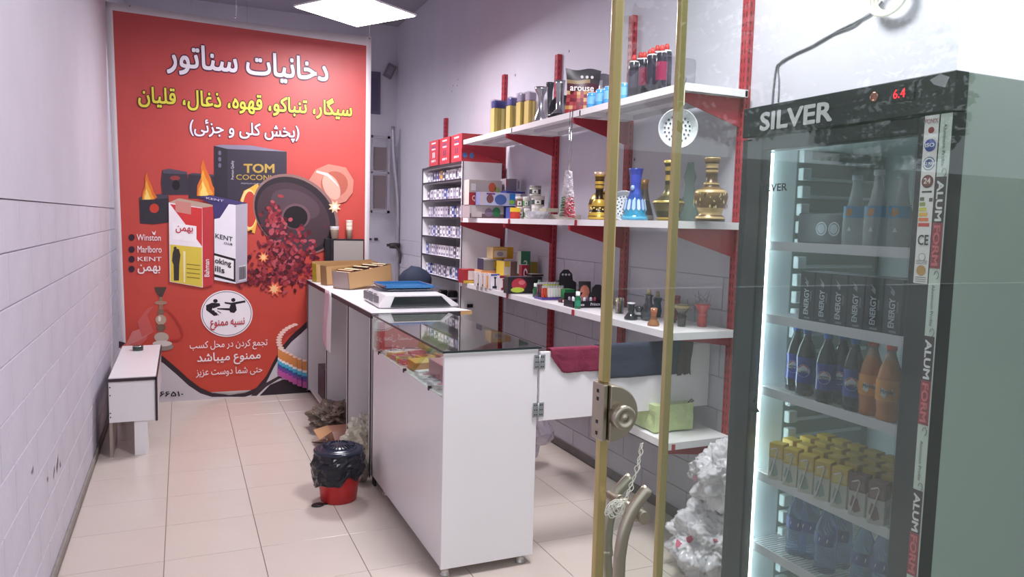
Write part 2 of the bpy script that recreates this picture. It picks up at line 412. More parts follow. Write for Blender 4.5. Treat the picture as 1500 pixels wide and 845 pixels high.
# ================================================================ BANNER
YBN = 6.48
def wob(x, z): return .0016*math.sin(x*5.1+.6)*math.cos(z*1.3) + .0009*math.sin(x*13+z*2)
ban = thing('banner', 'tall red printed shop banner with white hem hanging at the back', 'banner', (.5, YBN, 1.5))
def bp(px, py, k=1):
    p = atY(px, py, YBN); return Vector((p.x, YBN - .0045 - .0006*k, p.z))
tl, tr_, br, bl = atY(153, 1, YBN), atY(544, 54, YBN), Vector((1.50, YBN, .02)), Vector((-.43, YBN, .03))
m = MB(); nx, nz = 40, 40; vs = []
for j in range(nz+1):
    for i in range(nx+1):
        u, v = i/nx, j/nz; p = (bl*(1-u)+br*u)*(1-v) + (tl*(1-u)+tr_*u)*v
        zz = p.z - (.02*math.sin(math.pi*u)*v**8); vs.append((p.x, YBN+wob(p.x, p.z), zz))
fs = [(j*(nx+1)+i, j*(nx+1)+i+1, (j+1)*(nx+1)+i+1, (j+1)*(nx+1)+i) for j in range(nz) for i in range(nx)]
m.add(vs, fs, 'e9e4e6', True); m.build('sheet', mat('banner_vinyl', attr=True, rough=.45, var=.03), ban, solid=.001)
# red printed field as a fine grid that follows the sheet
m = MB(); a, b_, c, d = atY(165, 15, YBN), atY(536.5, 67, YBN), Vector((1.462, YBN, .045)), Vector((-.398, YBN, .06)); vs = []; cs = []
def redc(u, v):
    top = (192/255, 82/255, 82/255); bot = (194/255, 68/255, 52/255)  # pinker top: glare painted into the red print colour
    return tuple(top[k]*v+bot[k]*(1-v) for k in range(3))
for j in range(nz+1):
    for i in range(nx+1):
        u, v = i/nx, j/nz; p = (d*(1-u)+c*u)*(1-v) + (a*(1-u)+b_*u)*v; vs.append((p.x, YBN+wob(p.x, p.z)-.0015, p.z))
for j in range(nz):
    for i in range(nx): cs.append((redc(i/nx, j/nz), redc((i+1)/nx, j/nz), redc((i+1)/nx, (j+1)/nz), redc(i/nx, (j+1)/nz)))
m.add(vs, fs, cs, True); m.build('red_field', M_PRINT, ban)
LAY = [1]
def bpoly(m, pts, col, off=(0, 0), k=None):
    LAY[0] += .25; kk = LAY[0] if k is None else k
    P = [bp(x, y, kk) for x, y in pts]
    m.add(P, [tuple(reversed(range(len(P))))], col)
def c1(p): return (140+p[0]/3.521, p[1]/3.521)
def c2(p): return (140+p[0]/3.521, 200+p[1]/3.521)
def c3(p): return (140+p[0]/3.521, 400+p[1]/3.521)
def ell(cx, cy, rx, ry, n=28, rot=0, a0=0, a1=360):
    o = []
    for k in range(n):
        t = R(a0+(a1-a0)*k/(n if a1-a0 == 360 else n-1)); x, y = rx*math.cos(t), ry*math.sin(t)
        o.append((cx+x*math.cos(rot)-y*math.sin(rot), cy+x*math.sin(rot)+y*math.cos(rot)))
    return o
def btext(m, s, pl, pr, h, col, bold=.0, outline=None, fa=True, obold=.02):
    A, B = bp(*pl, 1), bp(*pr, 1); top = bp(pl[0], pl[1]-h, 1); top.y = A.y = B.y = YBN; U = (B-A); w = U.length; U.normalize()
    LAY[0] += 1
    A.y = B.y = YBN
    def off(k): return Vector((0, -.0045-.0006*LAY[0]-.0012*(k-1), 0))
    V = Vector((0, 0, 1)); H = (top-A).length; bold = max(bold, .01)
    if outline: write(m, s, A, U, V, w, H, outline, bold+obold, off(1), fa, ref=(bold,))
    write(m, s, A, U, V, w, H, col, bold, off(2), fa)
m = MB(); btext(m, 'دخانیات سناتور', (245, 96), (480, 118.5), 34, 'f1eaf3', .026, '4a2444', obold=.034); m.build('title_lettering', M_PRINT, ban)
m = MB(); btext(m, 'سیگار، تنباکو، قهوه، ذغال، قلیان', (203, 149), (515, 170), 26, 'e0d84e', .026, '452418', obold=.04); m.build('yellow_lettering', M_PRINT, ban)
m = MB(); btext(m, '(پخش کلی و جزئی)', (278, 193), (438, 201.5), 19, 'f0e4ee', .020, '5e2448', obold=.034); m.build('subtitle_lettering', M_PRINT, ban)
LAY[0] = 1
# charcoal cubes and flames
m = MB()
for P, cc in (([(225,315),(250,300),(375,296),(388,440),(300,452),(230,448)], '34303a'), ([(225,315),(250,300),(375,296),(372,318),(230,330)], '4a4552'),
              ([(345,172),(380,166),(470,182),(482,240),(500,300),(345,300),(338,240)], '3b3540'), ([(345,172),(380,166),(470,182),(474,195),(350,190)], '554d5c'),
              ([(478,195),(612,200),(618,320),(480,320)], '37313b'), ([(478,195),(500,188),(612,196),(612,206)], '4e4652')): bpoly(m, [c2(p) for p in P], cc)
bpoly(m, [c2(p) for p in ell(303, 370, 24, 24)], 'c2402f'); bpoly(m, [c2(p) for p in ell(410, 214, 26, 12)], '8e3a3c'); bpoly(m, [c2(p) for p in ell(415, 250, 20, 26)], '1f1a22')
for base, sx in (((262, 325), 1.0), ((552, 306), 1.35)):
    for sc_, cc in ((1, 'd9702e'), (.72, 'eba13c'), (.42, 'f6d777')):
        P = [(-22,0),(-20,-40),(-4,-75),(-8,-110),(2,-140),(14,-100),(30,-70),(38,-40),(56,-12),(40,0)]
        bpoly(m, [c2((base[0]+x*sx*sc_, base[1]+y*sx*sc_)) for x, y in P], cc)
m.build('charcoal_print', M_PRINT, ban)
# black box
m = MB()
bpoly(m, [c2(p) for p in ((612,48),(680,64),(680,330),(612,318))], '2f2a35'); bpoly(m, [c2(p) for p in ((680,64),(985,78),(985,330),(680,330))], '3a3340')
bpoly(m, [c2(p) for p in ((612,48),(650,42),(800,46),(985,78),(680,64))], '8a8298')
btext(m, 'TOM', c2((765,186)), c2((920,186)), 12.5, 'b99a4e', .03, fa=False); btext(m, 'COCONUT', c2((725,222)), c2((955,226)), 7.5, 'b99a4e', .01, fa=False)
btext(m, 'PREMIUM QUALITY', c2((750,245)), c2((870,248)), 2, 'a59fae', 0, fa=False)
A = bp(*c2((712,222)), 20); write(m, 'Premium Quality', A, (0,0,1), (-1,0,0), .15, .02, 'c9c2cf', .01)
for k in range(3): bpoly(m, [c2(p) for p in ell(640, 85+32*k, 8, 12, 14)], '6f6880'); 
m.build('box_print', M_PRINT, ban)
# tipped hookah bowl, glass stem, tobacco, fire
m = MB(); rnd = random.Random(3)
bpoly(m, [c2(p) for p in ((745,330),(765,280),(800,262),(835,240),(860,300),(820,500),(770,480),(790,400))], 'e8b04a')
bpoly(m, [c2(p) for p in ell(790, 375, 44, 105, 24)], 'f0d48a'); bpoly(m, [c2(p) for p in ell(795, 375, 36, 92, 24)], 'c04436')
bpoly(m, [c2(p) for p in ((1090,240),(1135,170),(1200,142),(1290,160),(1330,225),(1325,290),(1290,335),(1240,350),(1190,330))], 'c98474')
bpoly(m, [c2(p) for p in ell(1230, 245, 70, 66, 24)], 'b2604f'); bpoly(m, [c2(p) for p in ell(1215, 260, 40, 70, 24, R(-25))], 'd9a796')
bpoly(m, [c2(p) for p in ((1140,175),(1200,190),(1250,250),(1255,262),(1195,205),(1135,185))], 'e8cfc6')
bpoly(m, [c2(p) for p in ell(1032, 400, 240, 185, 40, R(38))], '8c6a66'); bpoly(m, [c2(p) for p in ell(1028, 404, 228, 176, 40, R(38))], '2c2229')
bpoly(m, [c2(p) for p in ell(1020, 412, 205, 156, 40, R(38))], '45333b'); bpoly(m, [c2(p) for p in ell(1030, 350, 130, 70, 30, R(20))], '544149')
bpoly(m, [c2(p) for p in ell(1032, 412, 74, 66, 30)], '6c5058'); bpoly(m, [c2(p) for p in ell(1030, 416, 62, 58, 30)], '1c151b')
for k in range(620):
    t = rnd.random()**.9; cx = 1010+rnd.gauss(0, 62+42*t)-70*t; cy = 480+290*t+rnd.gauss(0, 20)
    if k % 5 == 0: cx, cy = 925+rnd.gauss(0, 28), 420+rnd.gauss(0, 50)
    cc = rnd.choice(['7a2430', '8f2c38', '5a1a28', 'a23a40', '6b2038', '4a1622', 'b0505a'])
    bpoly(m, [c2(p) for p in ell(cx, cy, rnd.uniform(7, 18), rnd.uniform(5, 13), 7, rnd.uniform(0, 3))], cc, k=11+k*.004)
for cx, cy, r_, cc in ((865,622,30,'e87a4e'),(865,622,18,'f6c98a'),(925,785,42,'e3694a'),(920,785,26,'f3c08a'),(1232,362,34,'f0c9a2'),(1232,362,16,'fdf0dc')):
    P = []
    for k in range(16): rr = r_*(1 if k % 2 else .55); P.append((cx+rr*math.cos(k*math.pi/8), cy+rr*math.sin(k*math.pi/8)))
    bpoly(m, [c2(p) for p in P], cc, k=15+r_*-.02)
m.build('hookah_bowl_print', M_PRINT, ban)
# cigarette packs
LAY[0] = 16; m = MB()
for P, cc in (([(377,340),(550,367),(553,778),(383,748)],'efe6ea'),([(550,367),(608,360),(608,765),(553,778)],'c03a40'),([(377,340),(430,318),(608,352),(608,360),(550,367)],'b9a08e'),
    ([(384,348),(549,370),(549,566),(500,500)],'cf3a3a'),([(412,330),(492,342),(492,402),(412,388)],'c9877c'),([(395,445),(520,462),(520,545),(395,530)],'f3edf0'),
    ([(385,556),(548,572),(550,775),(387,746)],'d9c24a'),([(398,600),(405,575),(430,580),(438,610),(432,660),(430,742),(404,742),(402,660),(394,640)],'3b3430'),([(402,572),(410,566),(418,570),(418,582),(404,582)],'3b3430'),
    ([(452,590),(464,592),(462,752),(454,750)],'efe3b0')): bpoly(m, [c2(p) for p in P], cc)
btext(m, 'بهمن', c2((414,484)), c2((502,490)), 7, 'c23a4c', .02)
btext(m, 'سلامتی شما', c2((466,690)), c2((538,698)), 5, '6a5a2a', .0) if False else None
for k in range(4): bpoly(m, [c2(p) for p in ((470,655+22*k),(538,662+22*k),(538,666+22*k),(470,659+22*k))], '8f7c35')
write(m, 'Bahman', bp(*c2((586,722)), 24), (0,0,1), (-1,0,0), .14, .035, 'f3dfe0', .02)
for P, cc in (([(612,350),(640,345),(722,352),(722,758),(612,738)],'e6e2ea'),([(722,352),(783,345),(780,745),(722,758)],'b3abb8'),([(530,312),(590,302),(783,343),(722,353),(690,348)],'4a3f72'),
    ([(535,318),(688,346),(640,420),(612,425),(605,352)],'41376a'),([(612,600),(721,630),(721,750),(612,722)],'211b22'),([(612,612),(712,640),(712,736),(612,708)],'ece8ea'),([(738,668),(776,660),(774,738),(738,746)],'ddd8de')): bpoly(m, [c2(p) for p in P], cc)
btext(m, 'KENT', c2((618,522)), c2((706,541)), 6.5, '2b2434', .0, fa=False); btext(m, 'CLUB', c2((662,553)), c2((705,561)), 3, '3a3244', .02, fa=False)
btext(m, 'oking', c2((616,650)), c2((698,668)), 7.5, '2a242a', .02, fa=False); btext(m, 'ills', c2((616,692)), c2((664,704)), 8, '2a242a', .02, fa=False)
for k in range(7): bpoly(m, [c2(p) for p in ((740+5*k,672-k),(743+5*k,671-k),(743+5*k,737-k),(740+5*k,738-k))], '3a343c')
btext(m, 'KENT', c2((570,322)), c2((660,338)), 3, 'cfc7e2', .0, fa=False)
m.build('pack_print', M_PRINT, ban)
# brand list
m = MB(); LAY[0] = 2
for y in (520, 582, 632, 683): bpoly(m, [c2(p) for p in ell(186, y, 16, 17, 20)], '3a2233')
btext(m, 'Winston', c2((213,535)), c2((337,537)), 9, 'f0dfe4', .012, fa=False); btext(m, 'Marlboro', c2((217,597)), c2((341,598)), 9.5, 'f0dfe4', .012, fa=False)
btext(m, 'KENT', c2((218,641)), c2((341,642)), 6, 'f0dfe4', .006, fa=False); btext(m, 'بهمن', c2((218,692)), c2((334,692)), 9, 'f0dfe4', .02)
bpoly(m, [c2(p) for p in ((290,487),(302,496),(312,484),(306,508),(296,504))], 'f0dfe4')
m.build('list_lettering', M_PRINT, ban)
# hookah with hose and smoke
m = MB(); LAY[0] = 2
for P, cc in (([(125,385),(200,320),(270,290),(265,340),(230,370)],'c8605e'),([(150,380),(190,300),(280,270),(300,300),(220,350)],'cf7a76'),([(240,330),(215,250),(270,180),(300,170),(265,215),(300,300)],'c55a56')): bpoly(m, [c3(p) for p in P], cc)
hose = [(335,195),(370,190),(410,230),(440,280),(452,320),(430,345),(385,345)]
for a_, b2 in zip(hose[:-1], hose[1:]):
    dx, dy = b2[0]-a_[0], b2[1]-a_[1]; L = math.hypot(dx, dy); n_ = (-dy/L*5, dx/L*5)
    bpoly(m, [c3((a_[0]+n_[0],a_[1]+n_[1])), c3((b2[0]+n_[0],b2[1]+n_[1])), c3((b2[0]-n_[0],b2[1]-n_[1])), c3((a_[0]-n_[0],a_[1]-n_[1]))], 'b5332e')
for P, cc in (([(303,72),(367,72),(355,100),(345,122),(330,122),(312,98)],'4a3b34'),([(330,122),(346,122),(350,300),(322,300)],'8d6f58'),(ell(337,152,32,10,18),'a3806a'),(ell(337,240,28,26,18),'b09a86'),
    (ell(337,200,18,14,18),'7a5f4e'),(ell(340,330,38,26,20),'b7a79c'),(ell(342,378,60,22,22),'8e7f78'),(ell(344,362,50,15,22),'cfc4bd'),(ell(338,280,24,18,18),'6e5648'),(ell(330,235,8,14,12),'e0d2c4')): bpoly(m, [c3(p) for p in P], cc)
m.build('hookah_print', M_PRINT, ban)
# round sign
m = MB(); LAY[0] = 2
for rx, ry, cc in ((134,120,'efe6ea'),(128,114,'3a2430'),(125,111,'efe9ee')): bpoly(m, [c3(p) for p in ell(676,208,rx,ry,48)], cc)
for P in (ell(618,143,12,10,14), [(570,165),(600,152),(640,155),(642,162),(606,168),(600,190),(625,205),(628,218),(610,220),(570,190)], [(600,170),(640,160),(644,168),(606,182)],
          [(600,190),(612,192),(620,212),(612,222)], ell(710,138,11,10,14), [(665,148),(700,152),(770,140),(774,150),(722,160),(728,190),(715,205),(695,202),(690,192),(628,186),(626,180),(690,180),(696,162),(666,156)],
          [(628,192),(648,204),(646,207),(628,196)], [(620,200),(636,216),(633,218),(618,204)]): bpoly(m, [c3(p) for p in P], '231a24')
btext(m, 'نسیه ممنوع', c3((592,272)), c3((768,262)), 9.5, 'b8404a', .025)
m.build('sign_print', M_PRINT, ban)
m = MB(); LAY[0] = 2
btext(m, 'تجمع کردن در محل کسب', c3((486,388)), c3((886,370)), 10, 'f2dfe2', .01); btext(m, 'ممنوع میباشد', c3((525,456)), c3((850,438)), 12, 'f2dfe2', .02); btext(m, 'حتی شما دوست عزیز', c3((518,527)), c3((860,509)), 10, 'f2dfe2', .01)
m.build('notice_lettering', M_PRINT, ban)
# lower swoosh
m = MB(); LAY[0] = 1
cur = [(120,350),(200,372),(280,395),(350,430),(420,490),(480,545),(540,590),(600,617),(690,628),(770,618),(830,590),(880,530),(920,450),(960,380),(1010,320),(1062,275),(1160,180),(1240,120)]
low = [(x, y+34) for x, y in cur]; floorl = [(x, 690) for x, y in cur]
for k in range(len(cur)-1):
    (xa, ya), (xb, yb) = cur[k], cur[k+1]
    w = lambda x: 34*min(1, abs(x-690)/250+.25)
    bpoly(m, [c3((xa, ya)), c3((xb, yb)), c3((xb, yb+w(xb))), c3((xa, ya+w(xa)))], '33242c', k=1.2)
    ye = 667-(xa-320)*.035; yf = 667-(xb-320)*.035
    bpoly(m, [c3((xa, ya+w(xa))), c3((xb, yb+w(xb))), c3((xb, yf)), c3((xa, ye))], 'c7bfc6', k=1.2)
bpoly(m, [c3(p) for p in ((845,632),(900,575),(960,550),(1062,535),(1240,500),(1240,610),(1062,618))], '2c222a', k=1.5)
bpoly(m, [c3(p) for p in ((800,632),(860,575),(940,532),(1062,508),(1062,516),(950,542),(880,585),(830,632))], '3a2c34', k=1.6)
btext(m, '۲۶۶۵۱۰', c3((302,634)), c3((452,633)), 7, '1e181e', .02, fa=False)
m.build('swoosh_print', M_PRINT, ban)
# ring of printed sticks
m = MB(); LAY[0] = 4
for k in range(16):
    t = R(100+k*13); cx, cy = 1110+165*math.cos(t), 350+88*math.sin(-t)*-1
    cx = 1110-165*math.cos(R(-60+k*8)); cy = 350-98*math.sin(R(60-k*8))
    bpoly(m, [c3(p) for p in ((cx-9,cy),(cx+9,cy-3),(cx+9,cy+30),(cx-9,cy+36))], 'b5423a'); bpoly(m, [c3(p) for p in ell(cx, cy, 16, 7, 12)], 'f0c9bc')
for k, (x, y) in enumerate(((950,385),(958,392),(970,400),(987,408),(1006,418),(1026,430),(1050,440),(1076,448),(1104,452))):
    for y0, y1, cc in ((0, 50, 'd98a4e'), (50, 62, 'efe4e2'), (62, 80, '4fb0d2'), (80, 92, '3a5a9a'), (92, 108, '7a4a9a'), (108, 140, 'c05aa0')):
        bpoly(m, [c3(p) for p in ((x-11,y+y0),(x+11,y+y0+2),(x+11,y+y1+2),(x-11,y+y1))], cc)
    bpoly(m, [c3(p) for p in ell(x, y, 11, 6, 12)], 'f0d2c4')
m.build('stick_ring_print', M_PRINT, ban)
for px, py in ((156, 6), (541, 57), (344, 25), (190, 9), (155, 213)):
    p = bp(px, py, 3); m = MB(); m.lathe([(.007, -.002), (.007, .002), (.003, .002)], n=10, M=T(p.x, p.y, p.z, rx=R(90))); m.build('eyelet', M_CHROME, ban)
m = MB()
for px, py in ((346, 24), (541, 57), (156, 6)):
    p = bp(px, py, 2); m = MB(); m.tube([p, Vector((p.x, p.y, ZC))], .0015, 5); m.build('hanging_wire', M_CHROME, ban)

# ================================================================ BACK CORNER
b = MB(); b.box(2.0, YB-.012, 2.71, 2.13, YB-.001, 3.19, '5f5a70'); b.box(1.98, YB-.014, 2.75, 2.10, YB-.011, 3.12, '55506a')
tag(b.build('cloth', M_CARD), 'dark grey cloth hanging on the back wall beside the banner top', 'cloth')
t = thing('wall_box', 'tilted grey metal box high on the back wall', 'box', (2.235, YB-.03, 3.21)); M = T(2.235, YB-.03, 3.21, ry=R(25))
b = MB(); b.box(-.05, -.02, -.08, .05, .028, .08, M=M); b.build('case', mat('grey_box', '77727c', .5), t, bevel=.004)
b = MB(); b.box(-.03, -.024, -.05, .03, -.02, .05, M=M); b.build('lid', mat('grey_box_lid', '8b8690', .5), t, bevel=.002)
# metal frame leaning in the corner with a shutter panel
t = thing('metal_frame', 'pale metal window frame leaning in the back corner', 'frame', (2.1, 8.55, 0))
b = MB()
for (x0, z0, x1, z1) in ((1.96, 2.42, 2.26, 2.45), (1.96, 1.57, 2.21, 1.60), (1.96, 2.02, 2.20, 2.04), (1.99, 1.57, 2.01, 2.45), (2.18, 1.57, 2.21, 2.45)): b.box(x0, 8.52, z0, x1, 8.55, z1)
b.build('frame', mat('pale_metal', 'a9a4ad', .4, metal=.4), t)
b = MB(); b.box(2.02, 8.535, 1.62, 2.17, 8.54, 2.0); b.box(2.02, 8.535, 2.06, 2.17, 8.54, 2.32); b.build('panel', mat('brown_panel', '7c6d70', .6), t)
b = MB(); b.tube(catmull([(2.235, 8.5, 2.56), (2.25, 8.5, 2.2), (2.30, 8.5, 1.7), (2.305, 8.5, 1.2), (2.30, 8.5, .05)], 6), .022, 10)
tag(b.build('pipe', mat('pale_metal')), 'bent grey pipe standing in the back corner', 'pipe')
t = thing('tap', 'dark valve and fittings on the back corner pipework', 'tap', (2.27, 8.42, 1.2))
b = MB(); b.box(2.16, 8.42, 1.19, 2.34-.03, 8.45, 1.22); b.build('bracket', M_EDGE, t)
b = MB(); b.lathe([(.03, -.06), (.035, 0), (.03, .06)], n=12, M=T(2.25, 8.42, 1.2, ry=R(90))); b.build('body', M_EDGE, t)
b = MB(); b.tube(catmull([(2.25, 8.40, 1.2), (2.30, 8.36, 1.12), (2.29, 8.34, 1.0)], 5), .014, 8); b.build('spout', M_EDGE, t)
t = thing('latch', 'small black latch on the back wall above the counter', 'latch', (2.04, YB, 1.265))
b = MB(); b.box(1.97, YB-.02, 1.255, 2.04, YB-.002, 1.275); b.build('bolt', M_EDGE, t)
b = MB(); b.box(2.075, YB-.02, 1.25, 2.115, YB-.002, 1.28); b.build('keeper', M_EDGE, t)
# ================================================================ LOW BENCH
t = thing('low_bench', 'low white box bench with dark edging against the left wall', 'bench', (-.29, 5.6, 0))
b = MB(); b.box(-.415, 5.06, .475, -.155, 6.28, .497); b.build('top', M_WHITE, t)
b = MB(); b.box(-.417, 5.052, .474, -.153, 5.061, .492); b.box(-.160, 5.052, .215, -.150, 5.062, .492); b.box(-.153, 5.06, .474, -.147, 6.28, .494); b.box(-.153, 5.062, .215, -.147, 5.074, .474); b.build('edging', M_EDGE, t)
b = MB(); b.box(-.415, 5.062, .22, -.160, 5.08, .474); b.build('front_panel', M_WHITE, t)
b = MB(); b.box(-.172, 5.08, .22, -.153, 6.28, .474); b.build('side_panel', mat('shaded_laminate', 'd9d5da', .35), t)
b = MB(); b.box(-.415, 5.08, .22, -.398, 6.28, .474); b.build('side_panel', M_WHITE, t)
for x0, y0, x1, y1 in ((-.416, 5.075, -.400, 5.42), (-.28, 5.075, -.205, 5.18), (-.416, 5.95, -.400, 6.27), (-.28, 6.1, -.2, 6.27)):
    b = MB(); b.box(x0, y0, 0, x1, y1, .22); o = b.build('leg', M_WHITE if x0 > -.3 else mat('grey_board', 'a3958f', .6), t)
for z in (.255, .28, .39, .44): b = MB(); b.lathe([(.004, 0), (.004, .002)], n=8, M=T(-.408, 5.061, z, rx=R(90))); b.build('screw_hole', M_BLACK, t)
def tin(p, r, h, label, cat='tin', cols=('6e7a58', 'c9c3a0', '8c8f8c'), g=None):
    t = thing('food_tin', label, cat, p, 0, g)
    b = MB(); b.lathe([(r*.97, 0), (r, .003), (r, h-.003), (r*.97, h)], n=24, M=T(*p), col=cols[0])
    b.lathe([(r*1.005, h*.2), (r*1.005, h*.8)], n=24, M=T(*p), col=cols[1], cap=False); b.build('body', M_GLOSS, t)
    b = MB(); b.lathe([(r*1.01, h-.004), (r*1.01, h), (r*.9, h), (r*.88, h-.003), (.001, h-.003)], n=24, M=T(*p), cap=False); b.build('lid', M_CHROME, t)
    return t
tin(Vector((-.30, 6.05, .497)), .036, .036, 'small round tin with a dark green band lying on the low bench', cols=('4c5a50', '33403c', '8c8f8c'))

# ================================================================ BACK COUNTER
XC0, XC1 = .97, 1.42
t = thing('back_counter', 'long white back counter with open bays and dark edged worktop', 'counter', (1.2, 5.3, 0))
b = MB(); b.box(XC0, 4.12, .945, 1.50, 6.455, .975); b.build('worktop', M_WHITE, t, bevel=.001)
b = MB(); b.box(XC0-.004, 4.12, .944, XC0+.001, 6.455, .972); b.box(XC0, 4.113, .944, 1.50, 4.121, .972); b.build('edging', M_EDGE, t)
b = MB(); b.poly([(1.44, 4.125, .974), (1.575, 4.125, .974), (1.50, 4.36, .974)]); b.poly([(1.44, 4.121, .974), (1.44, 4.121, .95), (1.575, 4.121, .95), (1.575, 4.121, .974)], 'c8a070')
b.poly([(1.575, 4.121, .974), (1.575, 4.121, .95), (1.50, 4.36, .95), (1.50, 4.36, .974)], 'c8a070'); b.build('corner_infill', M_CARD, t)
for y in (4.14, 4.77, 5.54, 6.435):
    b = MB(); b.box(XC0+.006, y, .03, XC1, y+.018, .944); o = b.build('partition', M_WHITE, t)
    b = MB(); b.box(XC0, y-.002, .02, XC0+.006, y+.004, .944, '3a3137'); b.box(XC0, y+.004, .02, XC0+.006, y+.02, .944, 'e4e0e4'); b.build('edge_strip', M_CARD, o)
b = MB(); b.box(XC1, 4.14, .03, XC1+.016, 6.453, .944); b.build('back_panel', M_WHITE, t)
b = MB(); b.box(XC0+.02, 5.56, .03, XC1, 6.435, .05); b.build('bottom_panel', M_WHITE, t)
# goods in the far bay
t = thing('goods_box', 'yellow green striped carton pack in the far bay of the back counter', 'box', (1.15, 5.95, .05))
b = MB(); b.box(1.02, 5.9, .05, 1.30, 6.2, .30, '4c3a3c')
for k in range(6): b.box(1.04+.042*k, 5.885, .06, 1.07+.042*k, 5.9, .28, 'b7b556' if k % 2 else '8f9a48')
b.build('body', M_CARD, t)
def crumple(name, label, cat, c, r, m, seed=0, amp=.25, sub=3, flat=True, col='ffffff', sq=(1, 1, 1), fr=3.2, group=None, parent=None, bottom=None):
    bm = bmesh.new(); bmesh.ops.create_icosphere(bm, subdivisions=sub, radius=1)
    for v in bm.verts:
        d = v.co.normalized(); n1 = noise.noise(d*fr+Vector((seed, 0, 0))); n2 = abs(noise.noise(d*fr*2.7+Vector((0, seed, 0)))); n3 = abs(noise.noise(d*fr*6+Vector((0, 0, seed)))) + (.8*abs(noise.noise(d*fr*13+Vector((seed, seed, 0)))) if sub > 5 else 0)
        k = 1+amp*n1*.9-amp*n2*.55-amp*.22*n3
        v.co = Vector((d.x*r*sq[0]*k, d.y*r*sq[1]*k, d.z*r*sq[2]*k)) + Vector(c)
        if bottom is not None and v.co.z < bottom: v.co.z = bottom+.001*random.random()
    me = bpy.data.meshes.new(name); bm.to_mesh(me); bm.free(); me.materials.append(m)
    for p in me.polygons: p.use_smooth = not flat
    o = bpy.data.objects.new(name, me); COL.objects.link(o)
    if label: tag(o, label, cat, group)
    if parent:
        o.parent = parent; me.transform(Matrix.Translation(-ORG.get(parent.name, Vector((0, 0, 0)))))
    return o
M_SMOKE = mat('smoky_film', '85776a', .25, var=.2, vscale=30, alpha=.85)
M_CLEARBAG = mat('milky_film', 'd3cfbd', .3, var=.12, vscale=25)
crumple('wrapping_film', 'crumpled smoky brown wrapping film under the far bay of the back counter', 'film', (.98, 5.27, .10), .16, M_SMOKE, 3, .45, 5, sq=(1.1, 1.35, .62), bottom=.002)
crumple('plastic_sack', 'open milky green plastic sack slumped behind the red bin', 'sack', (1.06, 4.52, .13), .155, M_CLEARBAG, 8, .42, 5, sq=(1.05, 1.15, 1.0), bottom=.002)
crumple('wrapping_film', 'greyish clear film crumpled against the display counter foot', 'film', (.93, 4.15, .07), .08, mat('grey_film', '8d8680', .3, alpha=.9), 13, .3, 3, sq=(.5, 1, .9), bottom=.002)
t = thing('torn_carton', 'torn pinkish brown carton on the floor beside the milky sack', 'carton', (.92, 4.92, 0))
b = MB(); b.box(.89, 4.86, 0, 1.02, 5.02, .10, 'b68570'); b.build('body', M_CARD, t)
b = MB(); b.poly([(.89, 4.86, .10), (.80, 4.80, .07), (.79, 4.98, .09), (.89, 5.02, .10)], 'c99a70'); b.poly([(.89, 4.86, .10), (1.02, 4.86, .10), (1.0, 4.79, .055), (.90, 4.79, .05)], 'a5705f'); b.build('flap', M_CARD, t, solid=.003)
b = MB(); b.poly([(.78, 5.0, .004), (.86, 4.88, .03), (.88, 5.05, .012), (.82, 5.12, .003)], 'b9a59a'); b.poly([(.80, 4.62, .003), (.88, 4.66, .02), (.87, 4.78, .004)], 'a3958f')
tag(b.build('paper_scrap', M_CARD, solid=.002), 'torn grey paper scraps on the tiles beside the sack', 'paper')
# towel-like pink bag hung on the counter edge
m = MB(); nx, nz = 8, 16; vs = []
for j in range(nz+1):
    for i in range(nx+1):
        u, v = i/nx, j/nz
        vs.append((.950-.006*math.sin(u*9+v*3)-.008*v, 5.47-.24*u+.03*v*(1-u)-.01*math.sin(v*7), .985-.41*v-.02*u*v))
fs = [(j*(nx+1)+i, j*(nx+1)+i+1, (j+1)*(nx+1)+i+1, (j+1)*(nx+1)+i) for j in range(nz) for i in range(nx)]
cs = [('d9b9c4' if (k % nx) < 5 else 'eee6ea') for k in range(len(fs))]
m.add(vs, fs, cs, True); tag(m.build('hanging_bag', M_PRINT, solid=.003), 'pale pink and white bag hanging over the back counter edge', 'bag')
# long kraft display cartons
def kraft(name, label, p0, L, w, h, rz, tilt, filled, end='kraft'):
    t = thing(name, label, 'carton', p0); M = T(p0[0], p0[1], p0[2], rz=rz, ry=tilt)
    b = MB(); th = .004
    b.box(0, 0, 0, L, w, th, 'b0895f', M); b.box(0, 0, 0, L, th, h*.86, 'bf9a6c', M); b.box(0, w-th, 0, L, w, h, 'b48f62', M); b.box(0, 0, 0, th, w, h*.9, end, M); b.box(L-th, 0, 0, L, w, h*.9, 'a88458', M)
    b.build('tray', M_CARD, t)
    if filled:
        for k in range(13):
            q = MB(); x = .012+(L-.04)*k/13; hh = h*(.86+.1*math.sin(k*2.3)); q.box(x, .01, .006, x+(L-.04)/13*.86, w-.012, hh, ['4a2a30', '7a3a34', '58323a'][k % 3], M, F={'+z': ['e6d6b0', 'd8b98a', 'cfae86'][k % 3]}); q.build('pack', M_CARD, t)
    return t
kraft('display_carton', 'kraft carton with a yellow end standing furthest back on the counter', (1.00, 6.17, .976), .46, .11, .165, R(8), R(-1), False, 'c9c23a')
kraft('display_carton', 'narrow kraft carton between the yellow ended one and the open one', (1.03, 5.86, .976), .46, .10, .17, R(17), R(-3), False, 'a08058')
kraft('display_carton', 'open kraft carton filled with a row of dark packs', (1.125, 5.47, .977), .42, .19, .145, R(27), R(-7), True, 'a89690')
b = MB(); b.box(1.40, 5.60, .976, 1.47, 5.68, 1.012, '5a4440'); tag(b.build('dark_box', M_CARD, bevel=.002), 'small dark brown box in front of the open kraft carton', 'box')
b = MB(); b.box(1.30, 4.98, .976, 1.40, 5.05, 1.012, 'e2dde2'); tag(b.build('white_box', M_CARD, bevel=.002), 'small white box behind the weighing scale', 'box')
